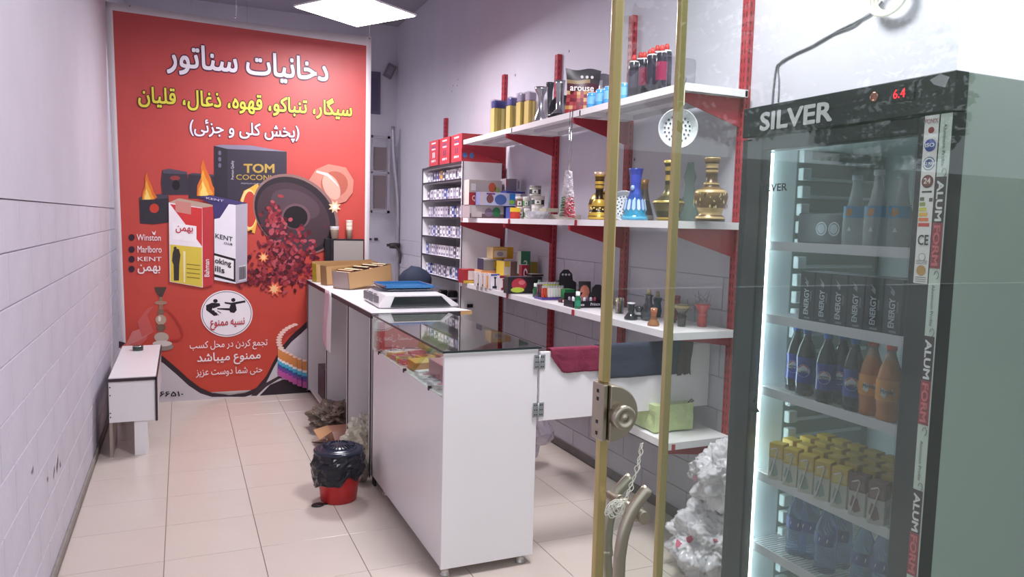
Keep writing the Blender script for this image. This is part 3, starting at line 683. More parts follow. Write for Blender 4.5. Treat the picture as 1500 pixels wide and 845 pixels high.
tin(Vector((1.185, 5.08, .976)), .037, .036, 'small tin with blue and yellow label in front of the kraft cartons', cols=('8fb0c8', 'c3c46e', '8c8f8c'))
# monitor box with cups
t = thing('till_screen', 'black framed grey screen standing behind the kraft cartons', 'screen', (1.30, 6.38, .976))
b = MB(); b.box(1.155, 6.395, 1.0, 1.44, 6.445, 1.325, '26242a'); b.box(1.11, 6.40, .976, 1.155, 6.455, 1.325, '1f1d22'); b.build('case', M_CARD, t, bevel=.003)
b = MB(); b.box(1.18, 6.391, 1.02, 1.43, 6.396, 1.31, 'a9a29f'); b.build('panel', mat('grey_panel', 'a39c98', .35), t)
b = MB(); b.box(1.25, 6.40, .976, 1.35, 6.44, 1.0); b.build('foot', M_BLACK, t)
def cup_stack(x, y, z, n, label, r=.028, col='ece4d6'):
    t = thing('paper_cup_stack', label, 'cups', (x, y, z)); 
    for k in range(n):
        b = MB(); b.lathe([(r*.72, 0), (r, .075), (r*1.06, .078), (r*1.04, .082), (r*.96, .08)], n=18, M=T(x, y, z+k*.011), col=col if k % 3 else 'd8c7b2'); b.build('cup', M_CARD, t)
cup_stack(1.19, 6.415, 1.326, 3, 'short pile of white paper cups on the left of the till screen', .036, 'd9d6da')
cup_stack(1.315, 6.42, 1.326, 8, 'tall stack of cream paper cups on the till screen', .026)
# weighing scale
t = thing('weighing_scale', 'white shop scale with a blue tray on the back counter', 'scale', (1.30, 4.55, .976))
b = MB(); y0, y1 = 4.27, 4.92
pr = [(1.06, 0), (1.055, .016), (1.10, .075), (1.46, .075), (1.555, .012), (1.555, 0)]
vs = [(x, 4.30, .978+z) for x, z in pr]+[(x*1.0+(0.03 if x > 1.3 else .02), 4.80, .978+z) for x, z in pr]; n = len(pr)
b.add(vs, [tuple(range(n)), tuple(reversed(range(n, 2*n)))]+[((i+1) % n, i, i+n, (i+1) % n+n) for i in range(n)]); b.build('body', M_WHITE, t, bevel=.004, seg=2)
b = MB(); b.poly([(1.125, 4.296, .982), (1.505, 4.296, .982), (1.44, 4.296, 1.044), (1.15, 4.296, 1.044)]); b.build('display_window', mat('dark_window', '22282a', .12, coat=.5), t, solid=.004)
b = MB(); 
for k in range(3): b.box(1.0635+.0005*k, 4.34+.14*k, .995, 1.066, 4.46+.14*k, 1.045, M=None)
o = b.build('keypad', mat('grey_keys', '7b7a80', .5), t)
M2 = Matrix.Translation((1.075, 4.3, .998)) @ Matrix.Rotation(R(36), 4, 'Y')
for k in range(3):
    for j in range(3):
        q = MB(); q.box(-.006, .03+.15*k+.04*j, .004, -.002, .06+.15*k+.04*j, .05, M=M2); q.build('key', mat('grey_keys'), t)
for (x, y) in ((1.19, 4.54), (1.42, 4.54), (1.20, 4.76), (1.42, 4.76)):
    b = MB(); b.lathe([(.006, 0), (.006, .024)], n=8, M=T(x, y, 1.05)); b.build('support', M_CHROME, t)
b = MB(); b.box(1.16, 4.50, 1.062, 1.45, 4.82, 1.067, 'b8c4cc', F={'+z': '5a86b0'}); b.build('plate', mat('steel_plate', 'b9c3cb', .25, metal=.8), t, bevel=.002)
b = MB()
b.box(1.15, 4.50, 1.074, 1.46, 4.82, 1.079)
for a_ in ((1.15, 4.50, 1.46, 4.505), (1.15, 4.815, 1.46, 4.82), (1.15, 4.50, 1.155, 4.82), (1.455, 4.50, 1.46, 4.82)): b.box(a_[0], a_[1], 1.074, a_[2], a_[3], 1.094)
b.poly([(1.46, 4.505, 1.079), (1.52, 4.53, 1.074), (1.50, 4.79, 1.078), (1.46, 4.815, 1.083)]); b.poly([(1.15, 4.51, 1.09), (1.11, 4.56, 1.096), (1.12, 4.80, 1.096), (1.15, 4.815, 1.09)])
b.build('tray', mat('blue_tray', '3f7db5', .15, coat=.6), t, bevel=.002)
t = thing('dark_bag', 'dark blue bag hump behind the blue scale tray', 'bag', (1.62, 5.4, .8))
crumple('bag_body', None, None, (1.75, 5.9, 1.0), .14, mat('navy_cloth', '2b3346', .8), 21, .12, 3, sq=(1.0, .8, .9), flat=False, parent=t, bottom=.85)
b = MB(); b.box(1.62, 5.78, 0, 1.88, 6.03, .87); b.build('stool_box', mat('dark_cloth', '39343c', .7), t)

# ================================================================ GLASS DISPLAY COUNTER
t = thing('display_counter', 'white display counter with glass top and slanted glass front strip', 'counter', (1.19, 3.4, 0))
x0, x1, y0, y1 = .975, 1.40, 2.855, 4.10
b = MB(); b.box(x0, y0+.012, .05, x0+.012, y1, .772); b.build('front_panel', M_WHITE, t, bevel=.001)
b = MB(); b.box(x0-.001, y0, .045, x1, y0+.016, .962); b.build('end_panel', M_WHITE, t, bevel=.0015)
b = MB(); b.box(x0, y1-.016, .05, x1, y1, .962); b.build('end_panel', M_WHITE, t)
b = MB(); b.box(x0+.012, y0+.016, .05, x1, y1-.016, .07); b.build('bottom_panel', M_WHITE, t)
b = MB(); b.box(x0+.012, y0+.016, .755, x1-.02, y1-.016, .770); b.build('shelf', M_WHITE, t)
b = MB(); b.box(x1-.018, y0+.016, .05, x1-.002, y1-.016, .50); b.build('rear_panel', M_WHITE, t)
M_CG = glass_mat('counter_glass', 'eef4f1', 1.45)
b = MB(); b.box(x0+.001, y0+.017, .773, x0+.006, y1-.017, .962); b.build('front_glass', M_CG, t)
b = MB(); b.box(x0-.006, y0-.004, .9635, x1+.012, y1+.006, .9705); o = b.build('glass_top', M_CG, t)
b = MB(); b.box(x0-.008, y0-.006, .9625, x0-.005, y1+.004, .9715); b.box(x0-.008, y0-.007, .9625, x1+.012, y0-.004, .9715); b.build('dark_rim', mat('glass_edge', '2e3638', .2), t)
b = MB(); b.box(x0+.001, y0+.016, .769, x0+.008, y1-.016, .774); b.build('trim_strip', mat('pale_trim', 'f6f3f2', .3), t)
for y in (3.95, 3.45, 3.05):
    b = MB(); b.box(x0-.004, y, .766, x0+.012, y+.012, .785); b.build('glass_clip', M_EDGE, t)
for (x, y) in ((1.01, 2.90), (1.36, 2.90), (1.01, 3.90), (1.36, 3.98)):
    b = MB(); b.lathe([(.024, 0), (.022, .006), (.018, .01), (.018, .04), (.03, .042), (.03, .05)], n=16, M=T(x, y, 0)); b.build('foot', mat('foot_steel', 'cfccc8', .25, metal=.7), t)
b = MB(); b.box(x0+.002, y1-.06, 0, x0+.014, y1-.01, .05); b.build('corner_bracket', M_EDGE, t)
# goods inside
rnd = random.Random(11)
cols = ['efe9ec', 'e7dfe4', 'd9cfd8', 'c9505a', 'e8e4e8', 'b9c46a', 'e4b24a', 'd8a0a8', 'f2eef0', 'cfc8d4', '9fb6b0', 'e9e5e2', 'c9899a']
names = {'efe9ec':'white','e7dfe4':'off white','d9cfd8':'pale lilac','c9505a':'red','e8e4e8':'pearl white','b9c46a':'lime','e4b24a':'amber','d8a0a8':'dusty pink','f2eef0':'bright white','cfc8d4':'lavender grey','9fb6b0':'grey green','e9e5e2':'ivory','c9899a':'rose'}
b = MB(); b.box(1.0, 4.05, .771, 1.28, 4.08, .93, 'd9a9b0'); b.box(1.0, 4.045, .771, 1.03, 4.05, .93, 'b8606e'); tag(b.build('pink_box', M_CARD), 'pale pink carton standing at the far end inside the display counter', 'box')
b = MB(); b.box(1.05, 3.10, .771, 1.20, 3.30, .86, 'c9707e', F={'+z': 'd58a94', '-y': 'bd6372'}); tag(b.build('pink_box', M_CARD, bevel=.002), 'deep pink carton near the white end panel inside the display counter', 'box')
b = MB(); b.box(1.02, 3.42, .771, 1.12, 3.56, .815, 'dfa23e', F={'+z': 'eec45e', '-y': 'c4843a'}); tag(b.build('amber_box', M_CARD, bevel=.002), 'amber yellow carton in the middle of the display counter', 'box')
b = MB(); b.box(1.02, 2.93, .771, 1.05, 3.0, .93, 'b9b3b0', F={'-x': 'bdb6b4'}); tag(b.build('grey_carton', M_CARD, bevel=.002), 'upright grey carton against the end panel inside the display counter', 'box')
slot = 0; used = []
for r_ in range(15):
    for c_ in range(3):
        y = 2.96+.072*r_; x = 1.005+.115*c_
        if (3.06 < y+.03 < 3.34 and x > 1.02 and x < 1.2) or (3.38 < y+.03 < 3.6 and x < 1.13) or y > 3.98 or (y < 3.03 and x < 1.06): continue
        k = rnd.choice(cols if y > 3.36 else ['efe9ec', 'f2eef0', 'e8e4e8', 'e9e5e2', 'd9cfd8']); M = T(x+.04, y+.03, .772, rz=rnd.uniform(-.35, .35))
        b = MB(); w, d, h = rnd.choice([(.088, .055, .022), (.08, .05, .02), (.095, .045, .016)])
        b.box(-w/2, -d/2, 0, w/2, d/2, h, k, M); b.box(-w*.3, -d*.3, h, w*.3, d*.3, h+.0006, rnd.choice(['6a6a78', 'b24a58', 'f8f4f4', '4c6a8a']), M)
        tag(b.build('cigarette_pack', M_CARD), f'{names[k]} flat pack, {ORD[r_]} from the white end, {["beside the front glass","middle file","rear file"][c_]}, display counter', 'pack', 'packs lying inside the display counter')
crumple('clear_bag', 'clear plastic bag with lime contents behind the display counter', 'bag', (1.26, 3.86, .845), .085, mat('lime_film', 'c6d27a', .3, alpha=.55), 31, .3, 3, sq=(1.1, 1, .8), bottom=.773)
crumple('clear_bag', 'greyish clear bag heaped behind the glass counter near the low shelf', 'bag', (1.78, 4.05, .30), .27, mat('grey_clear_film', 'b9b0bd', .2, alpha=.5), 37, .3, 4, sq=(1.0, .9, 1.2), bottom=.002)

# ================================================================ HINGED GATE
t = thing('counter_gate', 'white hinged gate panel spanning from display counter to right wall', 'gate', (1.85, 2.86, .64))
b = MB(); b.box(1.408, 2.85, .645, 2.315, 2.868, .948); b.build('panel', M_WHITE, t, bevel=.0015)
for z in (.875, .665):
    b = MB(); b.box(1.378, 2.846, z, 1.402, 2.849, z+.062); b.box(1.404, 2.846, z, 1.430, 2.8495, z+.062); b.tube([(1.403, 2.845, z), (1.403, 2.845, z+.062)], .004, 8)
    h = b.build('hinge', mat('zinc', 'a8adaf', .4, metal=.6), t)
    b = MB()
    for x in (1.386, 1.395, 1.412, 1.421):
        for dz in (.01, .031, .052): b.lathe([(.0028, 0), (.0028, .0015)], n=8, M=T(x, 2.8465, z+dz, rx=R(90)))
    b.build('screw', M_BLACK, h)
def drape(name, label, x0, x1, zt, front, m, ragged=0, sl=0):
    b = MB(); nx, nz = 26, 16; vs = []
    for j in range(nz+1):
        v = j/nz
        for i in range(nx+1):
            u = i/nx; x = x0+(x1-x0)*u
            if v < .25: a = v/.25; y = 2.885-.05*a; z = zt-.0+.004*math.sin(a*math.pi)
            else:
                a = (v-.25)/.75; L = front*(1-ragged*max(0, noise.noise(Vector((u*9, 3.1, 0))))) - sl*max(0, .25-u)*3.2*front
                y = 2.842-.004*math.sin(u*14+a*2)*a-.003*noise.noise(Vector((u*8, a*5, 1))); z = zt-L*a
            vs.append((x+.006*math.sin(v*6)*(u > .9), y, z+.002*noise.noise(Vector((u*10, v*4, 2)))))
    fs = [(j*(nx+1)+i, (j+1)*(nx+1)+i, (j+1)*(nx+1)+i+1, j*(nx+1)+i+1) for j in range(nz) for i in range(nx)]
    b.add(vs, fs, 'ffffff', True); return tag(b.build(name, m, solid=.004), label, 'towel')
drape('towel', 'maroon terry towel draped over the white gate', 1.455, 1.70, .957, .105, mat('maroon_terry', '84324a', .95, var=.12, vscale=40, bump=.6, bscale=300), 0, .9)
drape('towel', 'dark navy terry towel draped over the middle of the white gate', 1.695, 2.125, .962, .15, mat('navy_terry', '3b4152', .95, var=.12, vscale=40, bump=.6, bscale=300))
drape('towel', 'ragged dark brown cloth at the right end of the towels on the gate', 2.12, 2.20, .958, .155, mat('brown_terry', '5a4848', .95, var=.12, vscale=40, bump=.6, bscale=300), .35)

# ================================================================ BIN
c = Vector((.755, 3.92, 0))
t = thing('pedal_bin', 'red pedal bin with black liner and dark ridged lid', 'bin', c)
b = MB(); b.lathe([(.088, 0), (.094, .004), (.118, .20), (.12, .255), (.112, .255), (.09, .01)], n=32, M=T(*c)); b.build('bucket', mat('red_plastic', 'c42c30', .35), t)
b = MB(); n = 48; vs = []; K = 14
for k in range(K+1):
    v = k/K
    for i in range(n):
        a = 2*math.pi*i/n; z = .268-.16*v-.03*math.sin(a-1.0)*v+.012*noise.noise(Vector((math.cos(a)*2, math.sin(a)*2, 7)))*v*3
        rr = .126+.012*math.sin(v*math.pi)+.015*noise.noise(Vector((math.cos(a)*4, math.sin(a)*4, v*5)))+.008*abs(noise.noise(Vector((math.cos(a)*11, math.sin(a)*11, v*12))))
        vs.append((c.x+rr*math.cos(a), c.y+rr*math.sin(a), z))
b.add(vs, [(k*n+(i+1) % n, k*n+i, (k+1)*n+i, (k+1)*n+(i+1) % n) for k in range(K) for i in range(n)], 'ffffff', False)
b.build('liner', mat('black_film', '1d1d26', .22), t, solid=.001)
b = MB(); b.lathe([(.128, .262), (.132, .268), (.132, .276), (.12, .284), (.108, .284), (.10, .280), (.09, .292), (.05, .302), (.001, .305)], n=40, M=T(*c), cap=False)
b.build('lid', mat('ink_plastic', '262a3c', .2), t)
b = MB()
for k in range(24):
    a = 2*math.pi*k/24; b.tube([(c.x+.085*math.cos(a), c.y+.085*math.sin(a), .296), (c.x+.045*math.cos(a), c.y+.045*math.sin(a), .306)], .0035, 6)
b.build('lid_ridge', mat('ink_plastic'), t)
b = MB(); b.lathe([(.02, 0), (.026, .004), (.022, .010)], n=18, M=T(.635, 3.86, 0), sx=1.3); b.box(.64, 3.855, .002, .69, 3.868, .008); b.build('pedal', M_BLACK, t)

# ================================================================ SHELVING
def upright(y, z0, z1, label):
    t = thing('shelf_upright', label, 'shelf post', (XR-.02, y, z0), 0, None)
    b = MB(); b.box(XR-.034, y-.022, z0, XR-.0005, y+.022, z1); b.build('channel', M_RED, t, bevel=.002)
    b = MB(); z = z0+.03
    while z < z1-.03:
        for s in (-1, 1): b.box(XR-.0348, y+s*.009-.0022, z, XR-.0338, y+s*.009+.0022, z+.022)
        b.box(XR-.024, y-.0226, z, XR-.018, y-.0216, z+.022); z += .04
    stuff(b.build('slot', mat('slot_dark', '4a1a20', .6), t)); return t
def bracket(t, y, ztop, deep=.36, drop=.13):
    b = MB(); xs = XR-.03
    P = [(xs, ztop-.002), (xs-deep, ztop-.002), (xs-deep, ztop-.028), (xs, ztop-drop)]
    vs = [(x, y-.003, z) for x, z in P]+[(x, y+.003, z) for x, z in P]
    b.add(vs, [(0, 1, 2, 3), (7, 6, 5, 4)]+[((i+1) % 4, i, i+4, (i+1) % 4+4) for i in range(4)])
    b.build('bracket', M_RED, t)
ZT, ZM, ZL, ZB = 2.108, 1.525, 1.038, .547
ups = [(2.70, .40, 2.95, 'red slotted post nearest the fridge, rising past the top shelf'), (3.64, .33, 2.66, 'red slotted post between the fruit bowls and the shrink wrapped cans'),
       (4.54, .33, 2.62, 'red slotted post behind the silver trumpet vases'), (5.445, .33, 2.64, 'red slotted post at the cigarette rack side'), (6.85, 1.9, 2.47, 'short red slotted post rising behind the three red cartons')]
UP = {}
for y, z0, z1, l in ups:
    UP[y] = upright(y, z0, z1, l)
for y in (2.70, 3.64, 4.54, 5.445):
    for z in (ZT, ZM, ZL): 
        if z == ZL: bracket(UP[y], y+(.0 if y < 5 else -.07), z-.008, .31, .07)
        else: bracket(UP[y], y+(.0 if y < 5 else -.07), z-.03, .355)
bracket(UP[2.70], 2.70, ZB-.03, .355, .07); bracket(UP[3.64], 3.64, ZB-.03, .355)
def board(y0, y1, z, label, g, x0=1.95):
    t = thing('shelf_board', label, 'shelf', (2.13, (y0+y1)/2, z-.03), 0, g)
    b = MB(); b.box(x0, y0, z-.004, XR-.035, y1, z); b.box(x0, y0, z-.032, x0+.004, y1, z-.004); b.box(x0, y0, z-.032, XR-.035, y0+.004, z-.004); b.box(x0, y1-.004, z-.032, XR-.035, y1, z-.004); b.build('tray', M_SHELF, t)
    b = MB(); b.box(x0+.15, y0+.02, z-.02, x0+.19, y1-.02, z-.004); b.box(XR-.05, y0, z-.03, XR-.036, y1, z-.004); b.build('rib', mat('shelf_grey', 'bdb9bf', .4), t)
sp = [(2.655, 3.555), (3.56, 4.455), (4.46, 5.36)]
for z, nm, near in ((ZT, 'top', 'shrink wrapped cans'), (ZM, 'middle', 'vases'), (ZL, 'lower', 'goods')):
    for k, (a, b_) in enumerate(sp):
        board(a, b_, z, f'white steel shelf board, {["nearest the fridge","central length","length beside the cigarette rack"][k]}, {nm} level', f'{nm} level shelf boards')
board(2.655, 3.60, ZB, 'white steel shelf board at the bottom carrying the green wrapped parcel', 'bottom level shelf boards')
# small red clips at board joints
k_ = 0
for z, nm in ((ZM, 'middle'), (ZL, 'lower')):
    for y, wh in ((3.557, 'nearer'), (4.457, 'further')):
        b = MB(); b.box(1.944, y-.012, z-.034, 1.949, y+.012, z-.002); tag(b.build('shelf_clip', M_RED, bevel=.001), f'{wh} red clip on the {nm} shelf front edge', 'clip')
b = MB(); b.box(1.944, 5.34, ZM-.02, 1.949, 5.36, ZM+.0); tag(b.build('shelf_clip', M_RED), 'red clip where middle shelf meets the cigarette rack', 'clip')
b = MB(); b.box(1.97, 2.648, ZB-.034, 1.985, 2.654, ZB-.006); tag(b.build('shelf_clip', M_RED), 'red clip on the bottom shelf end', 'clip')

# ================================================================ CIGARETTE RACK
t = thing('cigarette_rack', 'tall white open rack full of cigarette packs beside the shelves', 'rack', (2.14, 5.93, 0))
rx0, rx1, ry0, ry1, rz = 1.965, 2.29, 5.40, 6.44, 1.955
b = MB(); b.box(rx0, ry0, 0, rx1, ry0+.018, rz); b.build('side_panel', M_WHITE, t)
b = MB(); b.box(rx0, ry1-.018, 0, rx1, ry1, rz); b.build('side_panel', M_WHITE, t)
b = MB(); b.box(rx0, ry0+.018, rz-.018, rx1, ry1-.018, rz); b.build('top_panel', M_WHITE, t)
b = MB(); b.box(rx1-.006, ry0+.018, 0, rx1, ry1-.018, rz-.018); b.build('back_panel', M_WHITE, t)
b = MB(); b.box(rx0-.002, ry0-.003, 0, rx0+.004, ry0+.003, rz); b.box(rx0-.004, ry1-.02, 0, rx0+.001, ry1, rz, '8a8590'); b.box(rx0-.003, ry0+.018, rz-.02, rx0+.001, ry1-.018, rz); b.box(rx1-.003, ry0-.003, 0, rx1+.002, ry0+.001, rz); b.build('edging', M_EDGE, t)
b = MB(); b.box(rx0-.003, ry0+.004, 0, rx0+.001, ry0+.018, rz, 'e4e0e6'); b.build('front_strip', M_CARD, t)
# shelf heights from the picture: left (far) end pixels
shz = [atX(617, y, rx0).z for y in (268.5, 293.5, 317.5, 344, 370.5, 398)]
b = MB(); b.box(rx0+.02, 5.398, .80, rx0+.05, 5.3995, .83)
rp_ = atY(723, 456+7, 5.39)
b = MB(); b.box(rx0+.055, 5.385, .835, rx0+.10, 5.3995, .862); b.build('side_knob', M_BLACK, t)
rnd = random.Random(5)
pcols = ['ece8ee', 'e2dde6', 'f2eff4', 'd5cfdb', 'c3bccb', 'e8e3ea', '4a4a5c', '46569a', 'b9b2c4', '8a8496', '5c5568', 'efe9f0']
pn = {'ece8ee':'white','e2dde6':'light grey','f2eff4':'bright white','d5cfdb':'pale grey','c3bccb':'grey','e8e3ea':'off white','4a4a5c':'charcoal','46569a':'blue','b9b2c4':'silver grey','8a8496':'mid grey','5c5568':'dark grey','efe9f0':'milk white','9a4a58':'maroon','d0a04a':'ochre'}
protos = {}
def pack_proto(k):
    if k in protos: return protos[k]
    t_ = thing('cigarette_pack', 'x', 'pack', (0, 0, 0))
    dark = k in ('4a4a5c', '46569a', '5c5568', '8a8496', '9a4a58')
    acc = 'd8d4e0' if dark else rnd.choice(['7a7486', '8a8496', '6a6488'])
    b = MB(); b.box(0, 0, 0, .022, .056, .088, k, F={'+z': 'cfc9d4'}); b.build('carton', M_CARD, t_)
    b = MB(); b.box(-.0006, .012, .052, 0, .044, .072, acc if not dark else 'e6e2ea'); b.box(-.0006, .006, .006, 0, .050, .024, '8a8494' if not dark else 'd6d0dc'); b.box(.004, -.0006, .02, .018, 0, .07, acc); b.build('print', M_CARD, t_)
    protos[k] = t_; return t_
first = {}
for s, z in enumerate(shz):
    b = MB(); b.box(rx0+.004, ry0+.018, z-.012, rx1-.006, ry1-.018, z, 'ded9e2'); b.box(rx0, ry0+.018, z-.013, rx0+.004, ry1-.018, z+.001, '2c262e'); b.build('shelf', M_CARD, t)
    y = ry1-.09-(.05 if s in (2, 3) else 0); i = 0
    while y > ry0+.075:
        k = rnd.choice(pcols)
        if s == 0: k = ['f2eff4', 'c3bccb', '5c5568', '46569a', '9a4a58', 'd0a04a', '4a4a5c', 'ece8ee', 'ece8ee', 'f2eff4', '8a8496', 'e2dde6', 'ece8ee'][i % 13]
        p = pack_proto(k); x = rx0+.03+rnd.uniform(0, .015); lab = f'{pn[k]} cigarette pack, {ORD[i]} from left, {ORD[s]} rack shelf down'
        if k not in first: first[k] = 1; o = p; o.location = (x, y, z); o['label'] = lab; o['group'] = f'packs on the {ORD[s]} rack shelf'
        else: o = dup(p, (x, y, z), label=lab, group=f'packs on the {ORD[s]} rack shelf')
        y -= .066 + (rnd.random() < .1)*.03; i += 1
# foot-level black caps
for k, (px, py) in enumerate(((649, 433), (663, 434))):
    p = atX(px, py, 2.08); t2 = thing('black_jar', f'round black jar on the rack floor, {["left","right"][k]} one of the pair', 'jar', (2.08, p.y, p.z-.05))
    b = MB(); b.lathe([(.04, -.05), (.045, -.02), (.045, .03), (.035, .05)], n=18, M=T(2.08, p.y, p.z)); b.build('body', M_BLACK, t2); b = MB(); b.lathe([(.046, -.02), (.046, -.005)], n=18, M=T(2.08, p.y, p.z), cap=False, col='c9c4cc'); b.build('label_band', M_CARD, t2)
zb = atX(656, 446, 2.08).z-.012
b = MB(); b.box(rx0+.004, ry0+.018, zb-.02, rx1-.006, ry1-.018, zb); b.build('shelf', M_WHITE, t)
# three red cartons on the rack
for k, y in enumerate((6.20, 5.93, 5.66)):
    t2 = thing('red_carton', f'red cigarette carton on top of the rack, {["furthest","middle","nearest"][k]} of the three', 'carton', (2.10, y, rz))
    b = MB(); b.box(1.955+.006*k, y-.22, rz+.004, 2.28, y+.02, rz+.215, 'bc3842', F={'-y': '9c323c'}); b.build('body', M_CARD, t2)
    b = MB(); X_ = 1.955+.006*k-.0008
    for dz, ww, cc in ((.185, .11, 'f4dfe2'), (.155, .09, '6a4a7a'), (.135, .1, 'e8c9d2')): b.box(X_, y-.10-ww/2, rz+dz, X_+.0008, y-.10+ww/2, rz+dz+.012, cc)
    for dy in (-.12, -.08): b.box(X_, y+dy-.012, rz+.07, X_+.0008, y+dy+.006, rz+.115, '5a3a5a' if k else 'efe0e4')
    for q_, w_ in ((-.06, .03), (-.10, .035), (-.145, .02)): b.box(X_, y+q_-w_/2, rz+.035, X_+.0008, y+q_+w_/2, rz+.052, 'e9cfd4')
    b.build('front_print', M_CARD, t2)
    if k == 2:
        b = MB()
        for i in range(2):
            for j in range(2):
                cx, cz = 1.995+.055*i, rz+.05+.07*j
                b.poly([(cx+.02*math.cos(a*.7), y-.221, cz+.022*math.sin(a*.7)) for a in range(9)], '6f7f9c' if j else '4a6a9c')
        b.poly([(2.12, y-.221, rz+.14), (2.22, y-.221, rz+.14), (2.23, y-.221, rz+.16), (2.12, y-.221, rz+.16)], '6a4a62'); b.build('side_print', M_CARD, t2)
b = MB(); b.box(1.96, 5.70, rz+.0005, 2.28, 6.30, rz+.004, '2f4a48'); tag(b.build('green_sheet', M_CARD), 'dark green sheet under the red cartons on the rack top', 'sheet')
# ================================================================ GOODS ON THE SHELVES
def fbox(name, label, px0, px1, pyt, pyb, Y, z0, d, col, side=None, top=None, art=None, cat='box', rz=0, M=M_CARD):
    """a carton whose near face stands at depth Y; its width and height come from the sight lines to its edges"""
    xm = (pyt+pyb)/2; X0 = atY(px0, xm, Y).x; X1 = atY(px1, xm, Y).x; zt = atY((px0+px1)/2, pyt, Y).z
    X1 = min(X1, XR-.04); h = max(.012, zt-z0); w = X1-X0
    t = thing(name, label, cat, (X0, Y, z0))
    b = MB(); b.box(X0, Y, z0, X1, Y+d, z0+h, col, F={'-x': side or col, '+z': top or side or col}); b.build('carton', M, t, bevel=.0012)
    if art:
        q = MB(); art(q, X0, Y-.0008, z0, w, h); q.build('print', M, t)
    return X0, X1, z0+h
def R_(q, X, Y, Z, w, h, a, b_, c, d, col, k=0):   # rectangle on a near face, in fractions
    q.poly([(X+w*a, Y-.0003*k, Z+h*b_), (X+w*c, Y-.0003*k, Z+h*b_), (X+w*c, Y-.0003*k, Z+h*d), (X+w*a, Y-.0003*k, Z+h*d)], col)
def E_(q, X, Y, Z, w, h, cx, cy, rx, ry, col, k=0, n=14):
    q.poly([(X+w*(cx+rx*math.cos(2*math.pi*i/n)), Y-.0003*k, Z+h*(cy+ry*math.sin(2*math.pi*i/n))) for i in range(n)], col)
def W_(q, s, X, Y, Z, w, h, a, b_, c, d, col, k=2, fa=False, bold=.01): write(q, s, (X+w*a, Y-.0003*k, Z+h*b_), (1,0,0), (0,0,1), w*(c-a), h*(d-b_), col, bold, fa=fa)
# ---- middle shelf, left group
Ym = 5.06
def a_(q, X, Y, Z, w, h): R_(q,X,Y,Z,w,h,0,0,1,.35,'7c6468'); R_(q,X,Y,Z,w,h,.05,.08,.35,.9,'cfc3bf',1); E_(q,X,Y,Z,w,h,.55,.45,.12,.35,'8a7890',2); E_(q,X,Y,Z,w,h,.78,.5,.12,.4,'3c8a58',2)
x0_, x1_, z1_ = fbox('fruit_carton', 'long grey carton with green leaf picture lowest in the middle shelf stack', 688, 738, 301, 318, Ym, ZM+.001, .16, 'bfb6b0', 'b9a9ad', art=a_)
def a_(q, X, Y, Z, w, h): R_(q,X,Y,Z,w,h,.0,0,1,.5,'a83038'); R_(q,X,Y,Z,w,h,0,.5,1,1,'b5a79c',1); E_(q,X,Y,Z,w,h,.70,.72,.12,.2,'c9603a',2); E_(q,X,Y,Z,w,h,.86,.62,.08,.14,'9aa85a',2); R_(q,X,Y,Z,w,h,.05,.58,.2,.85,'d9d2cf',3); W_(q,'Qlar',X,Y,Z,w,h,.1,.18,.36,.38,'f0dcd6')
fbox('fruit_carton', 'tall maroon and beige carton with an orange fruit picture on the middle shelf', 687, 735, 264, 301, Ym+.01, z1_+.001, .10, 'a0353c', 'd9cfc8', 'cfc5c2', a_)
def a_(q, X, Y, Z, w, h): R_(q,X,Y,Z,w,h,0,0,.12,1,'c9b9c0'); E_(q,X,Y,Z,w,h,.28,.5,.1,.35,'7a4a4a',1); E_(q,X,Y,Z,w,h,.58,.45,.17,.42,'46609e',1); R_(q,X,Y,Z,w,h,.83,.1,1,.95,'2f7fd0',1); E_(q,X,Y,Z,w,h,.9,.3,.08,.18,'8fd04a',2); R_(q,X,Y,Z,w,h,.18,.82,.42,.95,'7a3a6a',2)
_, _, z2_ = fbox('fruit_carton', 'pale blue carton with a dark flower picture lying across the middle shelf stack', 703, 755, 282, 301, Ym-.09, z1_+.001, .09, 'b5b9d4', '8a8ab8', '5a66b8', a_)
fbox('blue_carton', 'dark blue carton at the bottom of the stack on the middle shelf', 740, 757, 301, 318, Ym-.02, ZM+.001, .10, '2a3a80', '24306a')
fbox('red_yellow_carton', 'small carton with yellow top and red ball on the middle shelf edge', 747, 762, 304, 318.5, 4.72, ZM+.001, .07, 'c23a34', '3a4a90', 'e8c63a', lambda q,X,Y,Z,w,h: (R_(q,X,Y,Z,w,h,0,.62,1,1,'ecc73e'), E_(q,X,Y,Z,w,h,.5,.32,.42,.3,'d8483c',1)))
fbox('navy_carton', 'flat navy carton lying on the blue flower carton', 742, 778, 280.5, 284, Ym-.1, z2_+.001, .12, '2f3a88', '2f3a88')
fbox('grey_carton', 'dark grey carton with pale right edge at the back of the middle shelf', 741, 767, 262, 281, Ym-.02, z2_+.02, .1, '8b7f86', 'a9a0a6', art=lambda q,X,Y,Z,w,h: (R_(q,X,Y,Z,w,h,.7,0,1,1,'c9c2c6'), R_(q,X,Y,Z,w,h,.78,.2,.9,.85,'8f8a90',1), R_(q,X,Y,Z,w,h,0,.3,.08,.9,'c0504a',1)))
